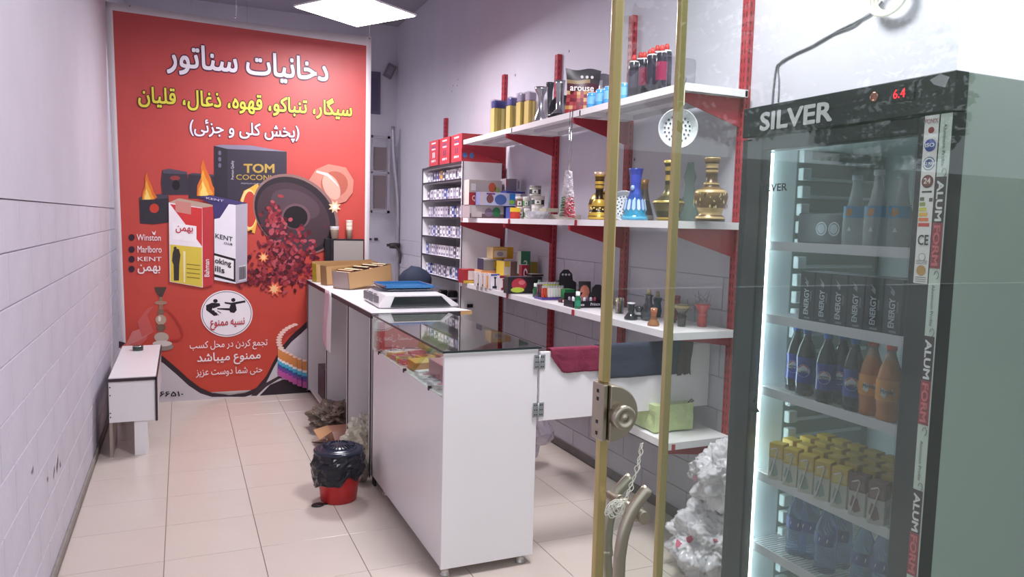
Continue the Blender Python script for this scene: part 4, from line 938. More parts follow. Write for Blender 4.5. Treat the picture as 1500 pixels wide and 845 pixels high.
def jar(px, pyt, pyb, Y, z0, r, label, body='c9c6ba', lid='d9d5d0', band='3e4a44', name='tobacco_tin', xs=None):
    p = atY(px, (pyt+pyb)/2, Y); zt = atY(px, pyt, Y).z; h = max(.02, zt-z0); t = thing(name, label, 'tin', (p.x, Y, z0))
    b = MB(); b.lathe([(r*.98, 0, body), (r, .003, body), (r, h*.15, body), (r*1.004, h*.16, band), (r*1.004, h*.62, body), (r, h*.63, body), (r, h*.8, lid), (r*.98, h*.81, lid)], n=22, M=T(p.x, Y, z0)); b.build('body', M_GLOSS, t)
    b = MB(); b.lathe([(r*1.03, h*.8), (r*1.03, h*.98), (r*.98, h), (.001, h)], n=22, M=T(p.x, Y, z0), col=lid, cap=False); b.build('lid', M_GLOSS, t)
    b = MB(); a = math.atan2(-Y, -p.x)
    pts = [(p.x+r*1.012*math.cos(a+u), Y+r*1.012*math.sin(a+u)) for u in (-.5, -.25, 0, .25, .5)]
    vs = [(x, y, z0+h*.2) for x, y in pts]+[(x, y, z0+h*.6) for x, y in pts]; b.add(vs, [(i, i+1, i+6, i+5) for i in range(4)], 'e9e8e2')
    pts = [(p.x+r*1.02*math.cos(a+u), Y+r*1.02*math.sin(a+u)) for u in (-.22, 0, .22)]; vs = [(x, y, z0+h*.3) for x, y in pts]+[(pts[1][0], pts[1][1], z0+h*.52)]; b.add(vs, [(0, 1, 3), (1, 2, 3)], '26302c')
    b.build('label_print', M_CARD, t); return z0+h
zz = jar(786, 302, 319, 4.60, ZM+.001, .034, 'white and green tin with a dark peak emblem on the middle shelf edge')
zz2 = jar(788, 287, 303, 4.66, zz+.001, .045, 'wide cream tin with a dark peak emblem, second from the bottom of its stack', body='d0ccc0')
jar(784, 272, 287, 4.66, zz2+.001, .04, 'topmost grey lidded tin of the tall tin stack on the middle shelf', lid='8f8a88')
jar(772, 305, 318, 4.68, ZM+.001, .022, 'narrow white tin with green edge beside the yellow topped carton', band='5a7a5a')
jar(763, 303, 318, 4.80, ZM+.001, .028, 'pale grey tin behind the red ball carton', body='b9b0a8')
jar(771, 288, 304, 4.76, ZM+.08, .024, 'slim green and white tin above the narrow white tin', band='4a8a5a')
jar(761, 288, 304, 4.84, ZM+.08, .03, 'brownish tin beside the pale blue flower carton', body='8a6a5a', band='6a4038')
t = thing('ashtray', 'pale grey marbled ashtray wrapped in film on the middle shelf', 'ashtray', (2.08, 4.36, ZM))
b = MB(); b.lathe([(.05, .002), (.075, .03), (.08, .05), (.07, .05), (.06, .02), (.001, .016)], n=10, M=T(2.08, 4.32, ZM), smooth=False, cap=False); b.build('dish', mat('marbled', 'b7b5ba', .3, var=.3, vscale=40), t)
fbox('flat_tin', 'flat beige tin box behind the marbled ashtray', 800, 822, 305, 311, 4.42, ZM+.05, .1, 'b9b39c', 'a9a58f')
fbox('beige_carton', 'long flat beige carton lying behind the gold vase', 826, 864, 314.5, 320.5, 4.12, ZM+.001, .22, 'bfb3a4', 'a39a92')
# ---- vases
def vase(name, label, px, pyt, Y, prof, m, w_px=None, extra=None, n=28, z0=ZM, flute=0, nf=8, X=None):
    """prof: (radius in photo pixels, height in photo pixels above the base); scaled by the real distance"""
    p = atX(px, pyt, X) if X else atY(px, pyt, Y)
    dep = (p-CAM).dot(fwd); s = dep/F_PX; H = p.z-z0; top = prof[-1][1]
    P = [(q[0]*s, q[1]/top*H)+tuple(q[2:]) for q in prof]
    t = thing(name, label, 'vase', (p.x, p.y, z0)); b = MB(); b.lathe(P, n=n, M=T(p.x, p.y, z0), flute=flute, nf=nf); b.build('body', m, t)
    return t, p, s, H
M_GOLD = mat('gold_paint', attr=True, rough=.33, metal=.4)
G1, G2, G3 = '5a4418', 'c9a84a', '2e2210'
t, p, s, H = vase('hookah_vase', 'gold and dark brown vase with banded neck, leftmost of the vases', 879, 252, None, [(15.5,0.5,G1),(16,1,G2),(16,5,G3),(15,6,G2),(15.5,10,G2),(15,11,G3),(10.5,17,G1),(10.5,20,G2),(11,21,G2),(10,26,G2),(8,30,G3),(5.5,33,G3),(5.5,44,G1),(6.5,46,G2),(7,50,G1),(6.5,52,G2),(7,56,G3),(6.5,58,G1),(7,63,G2),(8.5,65,'c9a890'),(8.5,69.5,'c9a890')], M_GOLD, X=2.06)
b = MB()
for k in range(16): b.lathe([(.004, -.005), (.006, 0), (.004, .005)], n=6, M=T(p.x+11.5*s*math.cos(k*.3927), p.y+11.5*s*math.sin(k*.3927), ZM+.055+.008*(k % 2)), col='e6cf7e')
b.build('relief', M_GOLD, t)
vase('hookah_vase', 'round gold vase with scalloped relief standing behind the leftmost one', 883, 280, None, [(15,0.5,G1),(16,4,G2),(15,8,G1),(19,14,G2),(20,22,G1),(18,30,G2),(14,37,G1),(8,40,G2),(7,42,G3)], M_GOLD, X=2.17, flute=.05, nf=16)
M_BLUE = mat('blue_glass', attr=True, rough=.06, coat=.8)
B1, B2, B3 = '2f4fa0', '3f6fb4', '2f8fb4'
t, p, s, H = vase('glass_vase', 'cobalt blue glass vase with a ring of pale petals round its belly', 932, 247, None, [(19,0.5,B3),(20,3,'5ab0d0'),(19,6,B3),(16,10,B3),(17,16,B2),(14.5,25,B2),(12,31,B1),(9,38,'3a55b8'),(7.5,46,'3040a8'),(8,56,'3a4ab8'),(9,66,'2c3a9c'),(10.5,73,'24308c'),(11,75,'3a4ac0')], M_BLUE, X=2.05)
b = MB()
for k in range(14):
    a = k*2*math.pi/14; q = T(p.x, p.y, ZM+.0)@Matrix.Rotation(a, 4, 'Z'); r0, r1 = 16.9*s, 13.6*s; z0_, z1_ = 17*H/75, 29*H/75
    b.poly([q@Vector(v) for v in ((r0*.99+.001, -.009, z0_), (r0+.002, 0, z0_-.01), (r0*.99+.001, .009, z0_), (r1+.0035, .007, z1_), (r1+.004, 0, z1_+.008), (r1+.0035, -.007, z1_))], 'a9c6e6' if k % 2 else 'c3d6ee')
b.build('petal', M_CARD, t, solid=.001)
b = MB(); b.lathe([(3.2*s*.6, -.012), (3.2*s, 0), (3.2*s*.6, .012)], n=10, M=T(p.x-.028, p.y-.018, ZM+47*H/75)); b.build('raised_dot', mat('pale_blue_glass', 'a4bfe8', .1), t)
vase('hookah_vase', 'grey cone vase with tan neck partly hidden behind the cobalt vase', 944, 263, None, [(15,0.5,'5a5450'),(16,3,'8f8a82'),(15,8,'4c4846'),(9,28,'6c6660'),(6,44,'8a6a48'),(6,52,'a9814f'),(7,58,'7c6a60')], M_GOLD, X=2.15)
t, p, s, H = vase('hookah_vase', 'dark olive vase with gold rings and slim tall neck behind the brass bar', 982, 235, None, [(17,0.5,'8a7838'),(17,3,'c9b060'),(16,5,'4a4632'),(20,14,'6c6648'),(23,24,'57523a'),(23.5,26,'d3bd6a'),(22,29,'57523a'),(12,36,'746c48'),(8,42,'5a5538'),(6,52,'3f3c2a'),(6.5,58,'b59c50'),(6,66,'3f3c2a'),(7,72,'b59c50'),(6.5,78,'3f3c2a'),(9,83,'c9b060'),(9,87,'57523a')], M_GOLD, X=2.05)
M_GRG = mat('green_tint_glass', '5f9a84', .08, trans=.6, ior=1.3)
vase('glass_bottle', 'slim green glass bottle neck behind the dark olive vase', 992, 243, None, [(10,0),(12,8),(11,22),(5,34),(4,50),(4,70),(5.5,74),(5.5,78)], M_GRG, X=2.2)
vase('glass_vase', 'cloudy grey green vase added mostly as a reflection, between olive and bronze vases', 1012, 238, None, [(12,0),(15,8),(14,26),(8,38),(6,52),(9,64),(6,76),(4,84)], mat('cloudy_glass', 'a9beb6', .12, trans=.75, ior=1.25), X=2.22)  # added vase, stands in mostly for a reflection in the shop glass
BR1, BR2, BR3 = '7d6040', 'cdb07c', '4f3a28'
t, p, s, H = vase('hookah_vase', 'large bronze vase with engraved gold flowers, rightmost beside the red post', 1044, 231, None, [(21,0.5,BR3),(22,4,BR2),(21,7,BR1),(17,10,BR2),(17.5,15,BR2),(20,20,BR1),(23,28,BR1),(24.5,36,BR1),(24,42,BR2),(21,46,BR1),(13,50,BR3),(11,54,BR2),(12,56,BR1),(8.5,58,BR3),(8.5,70,BR1),(9,72,BR2),(9.5,75,BR3),(8.5,78,BR2),(9,84,BR3),(11,86,BR1),(11.5,92,BR2),(10.5,93,BR3)], M_GOLD, X=2.08)
b = MB(); rnd = random.Random(9)
for k in range(70):
    a = rnd.uniform(0, 6.28); z = rnd.uniform(20, 42); rr = 23 if z < 26 else 25; rr = 20+4.7*math.sin(math.pi*min(1, (z-12)/40)); q = T(p.x, p.y, 0)@Matrix.Rotation(a, 4, 'Z')
    l = rnd.uniform(.004, .012); R0 = (rr+.4)*s+.001; zz_ = ZM+z*H/93
    b.poly([q@Vector(v) for v in ((R0, -l*.5, zz_), (R0, 0, zz_-l), (R0, l*.5, zz_), (R0, 0, zz_+l))], rnd.choice(['e3cb96', 'd4b87c', '4a3624', 'efe0b4']))
b.build('engraving', M_GOLD, t)
# perforated foil discs
def disc(name, label, c, r, nrm_rz, tilt, tagcard=False):
    t = thing(name, label, 'strainer', c); M = T(c[0], c[1], c[2], rz=nrm_rz, rx=R(90)+tilt)
    b = MB(); b.lathe([(r*.74, .001), (r*.97, .022), (r*1.0, .026), (r*1.04, .026), (r*1.04, .022), (r*.98, .018), (r*.74, -.003)], n=40, M=M, cap=False); b.build('rim', mat('pale_metal_rim', 'd5d7dc', .3, metal=.3), t)
    b = MB(); b.lathe([(r*.76, -.001), (r*.76, .001)], n=40, M=M); b.build('plate', mat('pale_perforated', 'e6e9ee', .35), t)
    b = MB()
    for ring, nn in ((0, 1), (.22, 6), (.42, 12), (.60, 18)):
        for i in range(nn):
            a = 6.283*i/nn+ring; b.lathe([(r*.055, -.0028), (r*.055, .0035)], n=8, M=M@Matrix.Translation((r*ring*math.cos(a)*1.1, r*ring*math.sin(a)*1.1, 0)))
    b.build('hole', mat('hole_dark', '3c4048', .7), t); return t
hc = atX(992, 189, 1.935)
t = disc('foil_strainer', 'round perforated metal strainer hanging from the top shelf corner', hc, .080, R(-28), R(0))
b = MB(); b.tube(catmull([hc+Vector((0, 0, .077)), hc+Vector((-.006, 0, .10)), Vector((1.94, hc.y, ZT-.03)), Vector((1.935, hc.y+.01, ZT+.01))], 5), .0012, 5); b.build('hook_wire', M_CHROME, t)
tg = atX(1000, 140, 1.93); b = MB(); b.box(tg.x, tg.y-.012, tg.z-.04, tg.x+.002, tg.y+.018, tg.z+.03, 'e9e2cc'); tag(b.build('price_tag', M_CARD), 'cream paper tag hanging on the near corner of the top shelf', 'tag')
b = MB(); b.tube([Vector((1.945, tg.y, ZT+.012)), Vector((1.935, tg.y-.008, ZT-.005)), Vector((tg.x, tg.y+.003, tg.z+.028))], .0015, 5); b.tube([Vector((1.945, tg.y+.01, ZT+.02)), Vector((1.932, tg.y+.008, ZT-.01))], .002, 5); tag(b.build('string', M_EDGE), 'dark knotted string tying the cream tag to the shelf', 'string')
q_ = atX(915, 279, 2.12)
disc('foil_strainer', 'perforated pale strainer leaning behind the cobalt vase and brass bar', Vector((q_.x, q_.y, ZM+.075)), .075, R(-35), R(-8))
# brush hanging from top shelf
hb = atX(832, 285, 1.935)
t = thing('bristle_brush', 'white bristle bottle brush with red and green tip hanging below the top shelf', 'brush', hb)
b = MB(); b.tube([Vector((1.938, hb.y-.02, ZT+.005)), Vector((1.936, hb.y-.01, 1.85)), Vector((1.935, hb.y, hb.z+.14))], .003, 6); b.tube([Vector((1.938, hb.y+.01, ZT+.005)), Vector((1.936, hb.y+.006, 1.9)), Vector((1.935, hb.y, hb.z+.13))], .0022, 6); b.build('wire_handle', M_CHROME, t)
b = MB(); rnd = random.Random(2)
for k in range(1100):
    v = rnd.random(); a = rnd.uniform(0, 6.28); z = hb.z+.13-.25*v; r_ = .02+.026*v; d = Vector((math.cos(a), math.sin(a), rnd.uniform(-.3, .1)))
    p0 = Vector((1.935, hb.y, z)); p1 = p0+d*r_; s_ = Vector((-d.y, d.x, .8))*.0022
    cc = 'f2ecf0' if v < .55 or rnd.random() < .4 else ('d8465a' if d.x*.5-d.y > -.2 else '4a9a5a')
    b.poly([p0-s_, p0+s_, p1+s_*.6, p1-s_*.6], cc)
stuff(b.build('bristles', M_CARD, t))
b = MB(); b.lathe([(.003, .13, 'f2ecf0'), (.010, .11, 'f4eef2'), (.014, .02, 'efe6ec'), (.018, -.03, 'e8b0b6'), (.020, -.07, 'd87080'), (.018, -.11, 'e9d0d4'), (.008, -.125, 'e9dfe4')], n=18, M=T(1.935, hb.y, hb.z), flute=.12, nf=9); b.build('bristle_body', M_CARD, t)
# ---- top shelf goods
def gold_pack(px0, px1, pyt, Y, label, topc):
    X0 = atY(px0, 165, Y).x; X1 = atY(px1, 165, Y).x; zt = atY(px0, pyt, Y).z; t = thing('incense_bundle', label, 'bundle', (X0, Y, ZT))
    for k in range(4):
        w = (X1-X0)/4; b = MB(); b.box(X0+w*k, Y+.004*(k % 2), ZT+.001, X0+w*(k+.92), Y+.07, ZT+(zt-ZT)*.8, ['cdb86c', 'b8a35a', 'dccc86', 'ac9650'][k]); b.build('stick_packet', M_CARD, t)
    b = MB(); b.box(X0, Y, ZT+(zt-ZT)*.8, X1, Y+.07, zt, topc); b.build('cap_wrap', M_GLOSS, t, bevel=.012, seg=2)
    b = MB(); b.box(X0-.003, Y-.003, ZT+.0005, X1+.003, Y+.074, zt+.004); b.build('film', glass_mat('thin_film', 'f4f4f6', 1.35, .15), t)
gold_pack(724, 745, 146, 5.20, 'gold packet bundle with a blue top, furthest left on the top shelf', '3f3f7a')
gold_pack(747, 761, 142, 5.02, 'gold packet bundle with violet blue top, second from left on the top shelf', '55508c')
gold_pack(762, 773, 136, 4.86, 'gold packet bundle with lilac grey top, third from the left on the top shelf', '8f88a0')
gold_pack(774, 786, 134, 4.74, 'gold packet bundle with silver grey top beside the silver trumpet vases', 'a29cae')
M_SILV = mat('silver_metal', 'b4b4ba', .2, metal=.85, var=.15, vscale=30)
t, p, s, H = vase('trumpet_vase', 'silver stem with flared foot, left of the pair on the top shelf', 793, 128, None, [(11,0),(11,2),(8,10),(4,18),(4,30),(5,36),(9,42),(10,46)], M_SILV, X=2.02, z0=ZT)
t, p, s, H = vase('trumpet_vase', 'taller silver stem with straight neck, right of the pair up there', 821, 118, None, [(17,0),(17,3),(12,8),(6,14),(5.5,26),(6,38),(7,50),(7.5,55)], M_SILV, X=2.03, z0=ZT)
b = MB(); b.lathe([(18*s, .002), (18*s, .022), (16*s, .026)], n=24, M=T(p.x, p.y, ZT)); b.build('dark_base', M_BLACK, t)
t, p, s, H = vase('hookah', 'dark grey curved stem standing between the two silver stems', 806, 121, None, [(8,0),(8,4),(4,10),(3.5,30),(4,42),(6,50),(6,52)], mat('dark_metal', '4a4a50', .3, metal=.5), X=2.15, z0=ZT)
t = thing('round_plate', 'dark round plate leaning behind the silver stem', 'plate', (2.15, 4.15, ZT)); b = MB(); b.lathe([(.001, 0), (.07, .003), (.085, .012), (.083, .014), (.001, .006)], n=28, M=T(2.14, 4.12, ZT+.088, rx=R(80), rz=R(-30))); b.build('dish', mat('dark_metal'), t)
# foil bag
fb0 = atX(858, 130, 2.02)
def sachet(name, label, c, w, h, d, col, m, lean=0, rz=R(-25)):
    t = thing(name, label, 'bag', c); b = MB(); nx, nz = 10, 12; vs = []
    for sgn in (-1, 1):
        for j in range(nz+1):
            for i in range(nx+1):
                u, v = i/nx*2-1, j/nz; th = d*(1-u*u)*(1-v**3)*.5+.001; wob_ = .004*noise.noise(Vector((u*3, v*4, sgn)))
                vs.append((u*w/2*(1-.12*math.sin(v*3.1)), sgn*(th+wob_*(1-v))+lean*v, h*v+.006*math.sin(u*4)*v))
    n1 = (nx+1)*(nz+1); fs = []; cs = []
    for s_ in (0, 1):
        for j in range(nz):
            for i in range(nx):
                a = s_*n1+j*(nx+1)+i; f = (a, a+1, a+nx+2, a+nx+1); fs.append(f if s_ == 0 else tuple(reversed(f))); cs.append(col(i/nx, j/nz))
    M = T(c[0], c[1], c[2], rz=rz); b.add(vs, fs, cs, True, M); b.build('pouch', m, t); return t, M
rnd = random.Random(4)
def bagc(u, v):
    if v > .72: return '2e2b30'
    if v > .62: return '8f7a58' if u < .7 else '3a3438'
    if v > .48: return '4c2430'
    return rnd.choice(['7a2430', '8f3038', 'a8484a', 'b5824a', 'c9a878', '6a1e2a'])
base = atX(846, 160, 2.0)
t, M = sachet('foil_bag', 'dark foil pouch with red lower half standing on the top shelf', (base.x+.04, base.y+.02, ZT+.002), .20, .24, .07, bagc, M_CARD, rz=R(-20))
b = MB(); write(b, 'arouse', M@Vector((-.075, -.034, .118)), M.to_3x3()@Vector((1,0,0)), (0,0,1), .13, .022, 'efe6e2', .02)
for k in range(3): q = M@Vector((-.01+.028*k, -.022, .195)); b.poly([q+(M.to_3x3()@Vector((.009*math.cos(a), 0, .009*math.sin(a)))) for a in (0, 1.05, 2.1, 3.14, 4.2, 5.2)], 'c9c4c6')
b.build('lettering', M_CARD, t)
base = atX(880, 150, 2.15)
sachet('foil_bag', 'grey black foil pouch behind the red and black one', (base.x, base.y+.05, ZT+.002), .17, .23, .07, lambda u, v: '5a5860' if (u-.5)**2+(v-.55)**2 > .05 else '8a8890', M_GLOSS, rz=R(-30))
# blue cans & wrapped black cans
def can(px, pyt, X, z0, r, h, label, c1_, c2_, name='drink_can', g=None, cap=None):
    p = atX(px, pyt, X); t = thing(name, label, 'can', (p.x, p.y, z0), 0, g); M = T(p.x, p.y, z0)
    h = h or p.z-z0
    b = MB(); b.lathe([(r*.8, .001, c1_), (r, .008, c1_), (r, h*.3, c2_), (r, h*.75, c1_), (r, h*.9, c1_), (r*.84, h*.97, 'c9cbd0'), (r*.84, h, 'c9cbd0'), (r*.78, h-.002, 'a9abb0')], n=20, M=M); b.build('body', M_GLOSS, t)
    if cap: b = MB(); b.lathe([(r*.45, h), (r*.45, h+.02), (r*.3, h+.03)], n=12, M=M, col=cap); b.build('cap', M_CARD, t)
    return t
for k, (px, py) in enumerate(((867, 136), (880, 131), (892, 127), (915, 122))):
    can(px, py, 2.0, ZT, .026, None, f'light blue can on the top shelf, {ORD[k]} from the left of its row', '4f9fd8', '7fbce8', g='light blue cans on the top shelf')
for k, (px, py) in enumerate(((929, 90), (944, 86), (956, 80), (970, 76))):
    can(px, py, 2.02, ZT, .026, None, f'tall dark can with red cap in shrink film, {ORD[k]} from the left', '2e2b36', ['4a4452', '7a2c44', '3a3644', '8a2c4c'][k], g='shrink wrapped dark cans', cap='c0403c')
for k, (px, py) in enumerate(((938, 80), (952, 76), (963, 70), (977, 68))):
    can(px, py+6, 2.12, ZT, .026, None, f'dark can in the rear row of the shrink film, {ORD[k]} from the left', '2e2b36', '4a4452', g='rear shrink wrapped cans', cap='c0403c')
cA, cB = atX(925, 100, 2.0), atX(975, 90, 2.0)
b = MB(); b.box(1.985, cB.y-.03, ZT+.001, 2.155, cA.y+.03, ZT+.155); tag(b.build('shrink_film', glass_mat('thin_film', 'f4f4f6', 1.35, .15), bevel=.02, seg=2), 'clear shrink film wrapped round the dark cans on the top shelf', 'film')

# ---- lower shelf goods
def hk(q, X, Y, Z, w, h, c): R_(q,X,Y,Z,w,h,.42,.15,.58,.75,c,1); R_(q,X,Y,Z,w,h,.2,.05,.8,.2,c,1); R_(q,X,Y,Z,w,h,.35,.7,.65,.8,c,1)
def Yz(px, py, z=ZL): return atZ(px, py, z).y
fbox('small_carton', 'red and white carton with yellow base at the far left of the lower shelf', 679, 698, 394.5, 413, 5.22, ZL+.001, .12, 'b5343c', 'a52c38', 'a03040', lambda q,X,Y,Z,w,h: (R_(q,X,Y,Z,w,h,.35,.25,1,.9,'eee0de'), R_(q,X,Y,Z,w,h,0,0,1,.2,'d8b84a',1)))
lst = [(698, 704.5, 398, 'efe6e6', '2a262c', 'white carton with a black hookah picture, first after the red and white one'), (705, 711, 400, 'f0e8e4', '2e2a2e', 'white carton with a black hookah picture, second in its row'),
       (711.5, 718.5, 400, 'eebf86', 'e89a3a', 'orange carton with a yellow hookah picture on the lower shelf'), (719, 731.5, 401, 'eee9ee', '2c2a44', 'white carton with navy hookah picture and blue band on the lower shelf'), (732, 743, 404, 'f0e4e4', '8e2238', 'white carton with crimson hookah picture on the lower shelf')]
for k, (a, b2, pt, c_, hc_, l) in enumerate(lst):
    Y = [4.98, 4.90, 4.82, 4.74, 4.62][k]
    fbox('hookah_carton', l, a, b2, pt, 420, Y, ZL+.001, .05, c_, 'd9cfd2', hc_ if k in (2, 4) else 'e6b489', lambda q,X,Y,Z,w,h,hc_=hc_,k=k: (hk(q,X,Y,Z,w,h,hc_), R_(q,X,Y,Z,w,h,0,.85,1,1,'5a6ab0' if k == 3 else ('8e2238' if k == 4 else 'e6dcdc'),2)))
_, _, zc = fbox('orange_carton', 'flat orange topped carton behind the row of hookah cartons', 705, 748, 396, 410, 5.02, ZL+.04, .14, 'e0a070', 'e6b080', 'e89a50')
_, _, z3 = fbox('flower_carton', 'grey carton with a yellow flower badge on the lower shelf stack', 708, 736, 379, 396, 5.02, zc+.001, .12, '8f8a8c', '3a3450', 'c9c2c6', lambda q,X,Y,Z,w,h: (E_(q,X,Y,Z,w,h,.72,.5,.18,.42,'d8a82e'), E_(q,X,Y,Z,w,h,.72,.5,.09,.22,'8a7a2a',1), R_(q,X,Y,Z,w,h,0,.88,1,1,'cdc6ca',1)))
fbox('yellow_carton', 'bright yellow carton with white panel topping the lower shelf stack', 722, 752, 362, 382, 5.0, z3+.001, .12, 'e2a62c', 'd8c090', 'd8b060', lambda q,X,Y,Z,w,h: (R_(q,X,Y,Z,w,h,.05,.12,.68,.72,'e6d9c4'), E_(q,X,Y,Z,w,h,.35,.42,.16,.2,'b9a8b4',1), R_(q,X,Y,Z,w,h,.0,.78,.7,.95,'eec878',1)))
fbox('brown_photo_carton', 'carton with yellow tab and brown picture behind the watermelon carton', 738, 762, 383, 405, 4.85, ZL+.06, .14, '8a6a66', 'e8c84a', 'b9a090', lambda q,X,Y,Z,w,h: (R_(q,X,Y,Z,w,h,0,0,.4,1,'eadfce'), R_(q,X,Y,Z,w,h,.05,.7,.35,1,'e8c034',1), E_(q,X,Y,Z,w,h,.2,.12,.18,.12,'e0c030',1)))
fbox('green_carton', 'tall green carton with white figure 2 at the back of the lower shelf', 763, 777, 368, 390, 4.72, ZL+.105, .06, '3c7a5c', 'b9c4b8', 'b5c2b8', lambda q,X,Y,Z,w,h: W_(q,'2',X,Y,Z,w,h,.3,.25,.7,.6,'e6eee6'))
fbox('red_can_box', 'small dark red box with white ring emblem above the watermelon carton', 764.5, 775, 388, 403, 4.55, ZL+.07, .05, 'b02a40', '8a2234', 'e8e0e2', lambda q,X,Y,Z,w,h: (E_(q,X,Y,Z,w,h,.5,.5,.28,.3,'f2e6e6'), E_(q,X,Y,Z,w,h,.5,.5,.14,.16,'b02a40',1)))
fbox('olive_carton', 'olive yellow carton behind the red ring emblem box', 777, 790, 384, 405, 4.72, ZL+.06, .08, '8a7a34', '9a8a40')
_, _, zw = fbox('watermelon_carton', 'black carton with red melon picture and lime lettering patch on the lower shelf', 744, 794, 405.5, 428, 4.42, ZL+.001, .07, '2c262c', '3a3238', '55505a', lambda q,X,Y,Z,w,h: (E_(q,X,Y,Z,w,h,.32,.55,.22,.38,'b53a48'), E_(q,X,Y,Z,w,h,.28,.22,.2,.16,'bccb4a',1), E_(q,X,Y,Z,w,h,.4,.66,.1,.14,'d8707a',1)))
fbox('black_carton', 'black lidded carton on top of the watermelon carton', 779, 796, 404, 410, 4.46, zw+.001, .12, '26222a', '3a363c', 'c9c4b8')
def bottle(px, pyt, pyb, z0, r, label, glass, cap, name='flavour_bottle', X=None, m=None):
    p = atZ(px, pyb, z0) if X is None else atX(px, pyb, X); h = atY(px, pyt, p.y).z-z0; t = thing(name, label, 'bottle', (p.x, p.y, z0)); M = T(p.x, p.y, z0)
    b = MB(); b.lathe([(r*.9, 0, glass[0]), (r, .004, glass[0]), (r, h*.18, glass[1]), (r, h*.5, glass[0]), (r, h*.6, glass[0]), (r*.55, h*.74, glass[0]), (r*.5, h*.8, glass[0])], n=18, M=M); b.build('body', m or M_GLOSS, t)
    b = MB(); b.lathe([(r*.66, h*.76), (r*.68, h*.78), (r*.66, h), (r*.6, h*1.005)], n=16, M=M, col=cap); b.build('cap', M_CARD, t)
bottle(784.5, 415, 435, ZL, .019, 'green bottle with white cap in front of the watermelon carton', ('1f5a34', '2f6a4a'), 'e9efe9')
bottle(790, 410, 430, ZL, .018, 'dark green bottle with green cap just behind the white capped one', ('1c4a30', '2a5a40'), '7aa88a')
bottle(846, 427, 452, ZL, .018, 'green bottle with white cap beside the black lighter tray', ('1f6a44', '2f8a6a'), 'f0f4f0')
# lighters
def lighter(p, col, label, g, rz=0):
    t = thing('lighter', label, 'lighter', p, 0, g); b = MB(); b.box(p[0]-.006, p[1]-.01, p[2], p[0]+.006, p[1]+.01, p[2]+.058, col); b.build('body', M_GLOSS, t, bevel=.003, seg=2)
    b = MB(); b.box(p[0]-.005, p[1]-.009, p[2]+.058, p[0]+.005, p[1]+.006, p[2]+.071, 'b9b9be'); b.build('metal_top', M_CARD, t)
pA = atZ(793, 437, ZL); pB = atZ(823, 440, ZL)
t = thing('lighter_stand', 'purple based lighter stand in the middle of the lower shelf', 'stand', (pA.x, pA.y, ZL)); X0 = 1.985; X1 = 2.13
b = MB(); b.box(X0, 4.02, ZL+.001, X1+.03, 4.13, ZL+.014, '5a4a90'); b.box(X0, 4.08, ZL+.014, X1+.03, 4.13, ZL+.03, '4a4450'); b.build('base', M_CARD, t)
for k in range(2): lighter((X0+.012+.018*k, 4.035, ZL+.015), 'c8442c', f'orange red lighter at the left end of the stand, {["outer","inner"][k]}', 'orange lighters')
for k in range(6): lighter((X0+.052+.0185*k, 4.035, ZL+.015), ['efe9e6', 'f2efe9', 'e9ece4', 'e6ece6', 'efeade', 'eedfc8'][k], f'white lighter in the front row of the stand, {ORD[k]} from the left', 'white lighters')
for k in range(8): lighter((X0+.015+.019*k, 4.105, ZL+.031), ['5a2a3c', '6a3040', 'b9c83a', 'c3cf40', 'a9bc3a', 'b9c83a', '9aa83a', 'bfcf4a'][k], f'lighter in the rear row of the stand, {ORD[k]} from the left', 'rear row lighters')
def card(name, label, px, pyt, pyb, X, w, col, tilt=-12, art=None, arch=False):
    p = atX(px, pyb, X); ht = atY(px, pyt, p.y).z-ZL; t = thing(name, label, 'display card', (p.x, p.y, ZL)); M = T(p.x, p.y, ZL+.001, rz=R(-20), rx=R(tilt))
    P = [(-w/2, 0), (w/2, 0), (w/2, ht*.55), (w*.34, ht*.62), (w*.3, ht*.85), (w*.12, ht), (-w*.12, ht), (-w*.3, ht*.85), (-w*.34, ht*.62), (-w/2, ht*.55)] if arch else [(-w/2, 0), (w/2, 0), (w/2, ht), (-w/2, ht)]
    n = len(P); vs = [M@Vector((x, -.002, z)) for x, z in P]+[M@Vector((x, .002, z)) for x, z in P]
    b = MB(); b.add(vs, [tuple(range(n)), tuple(reversed(range(n, 2*n)))]+[((i+1) % n, i, i+n, (i+1) % n+n) for i in range(n)], col); b.build('board', M_CARD, t)
    if art: q = MB(); art(q, M, w, ht); q.build('print', M_CARD, t)
    return t
card('display_card', 'black arched display card standing against the wall on the lower shelf', 829, 395, 424, 2.2, .13, '2c2830', -8, lambda q,M,w,h: [q.poly([M@Vector((-.02+.02*k+.008*math.cos(a), -.003, h*.82+.008*math.sin(a))) for a in (0,1.2,2.4,3.6,4.8)], 'd9d4dc') for k in range(3)], True)
card('display_card', 'tilted card with an orange pink picture behind the green bottle', 857, 412, 440, 2.10, .07, '2a2428', -14, lambda q,M,w,h: q.poly([M@Vector((w*.4*math.cos(a*.6), -.003, h*.55+h*.3*math.sin(a*.6))) for a in range(10)], 'd8806a'))
card('display_card', 'black folded display card behind the lighter tray next to the brass bar', 876, 417, 444, 2.15, .11, '2a262e', -10, None, True)
fbox('green_tub', 'translucent green tub with a dark bottle on the lower shelf', 827, 842, 424, 444, 3.98, ZL+.001, .08, '2a8a4c', '3a9a5c', '6aba7c')
for k in range(2): fbox('label_card', f'small maroon box with a white square label, {["left","right"][k]} of the two', 822+11*k, 831+11*k, 438, 449, 3.86-.02*k, ZL+.001, .04, '5a2428', '4a2024', art=lambda q,X,Y,Z,w,h: R_(q,X,Y,Z,w,h,.2,.2,.8,.8,'efe6e0'))
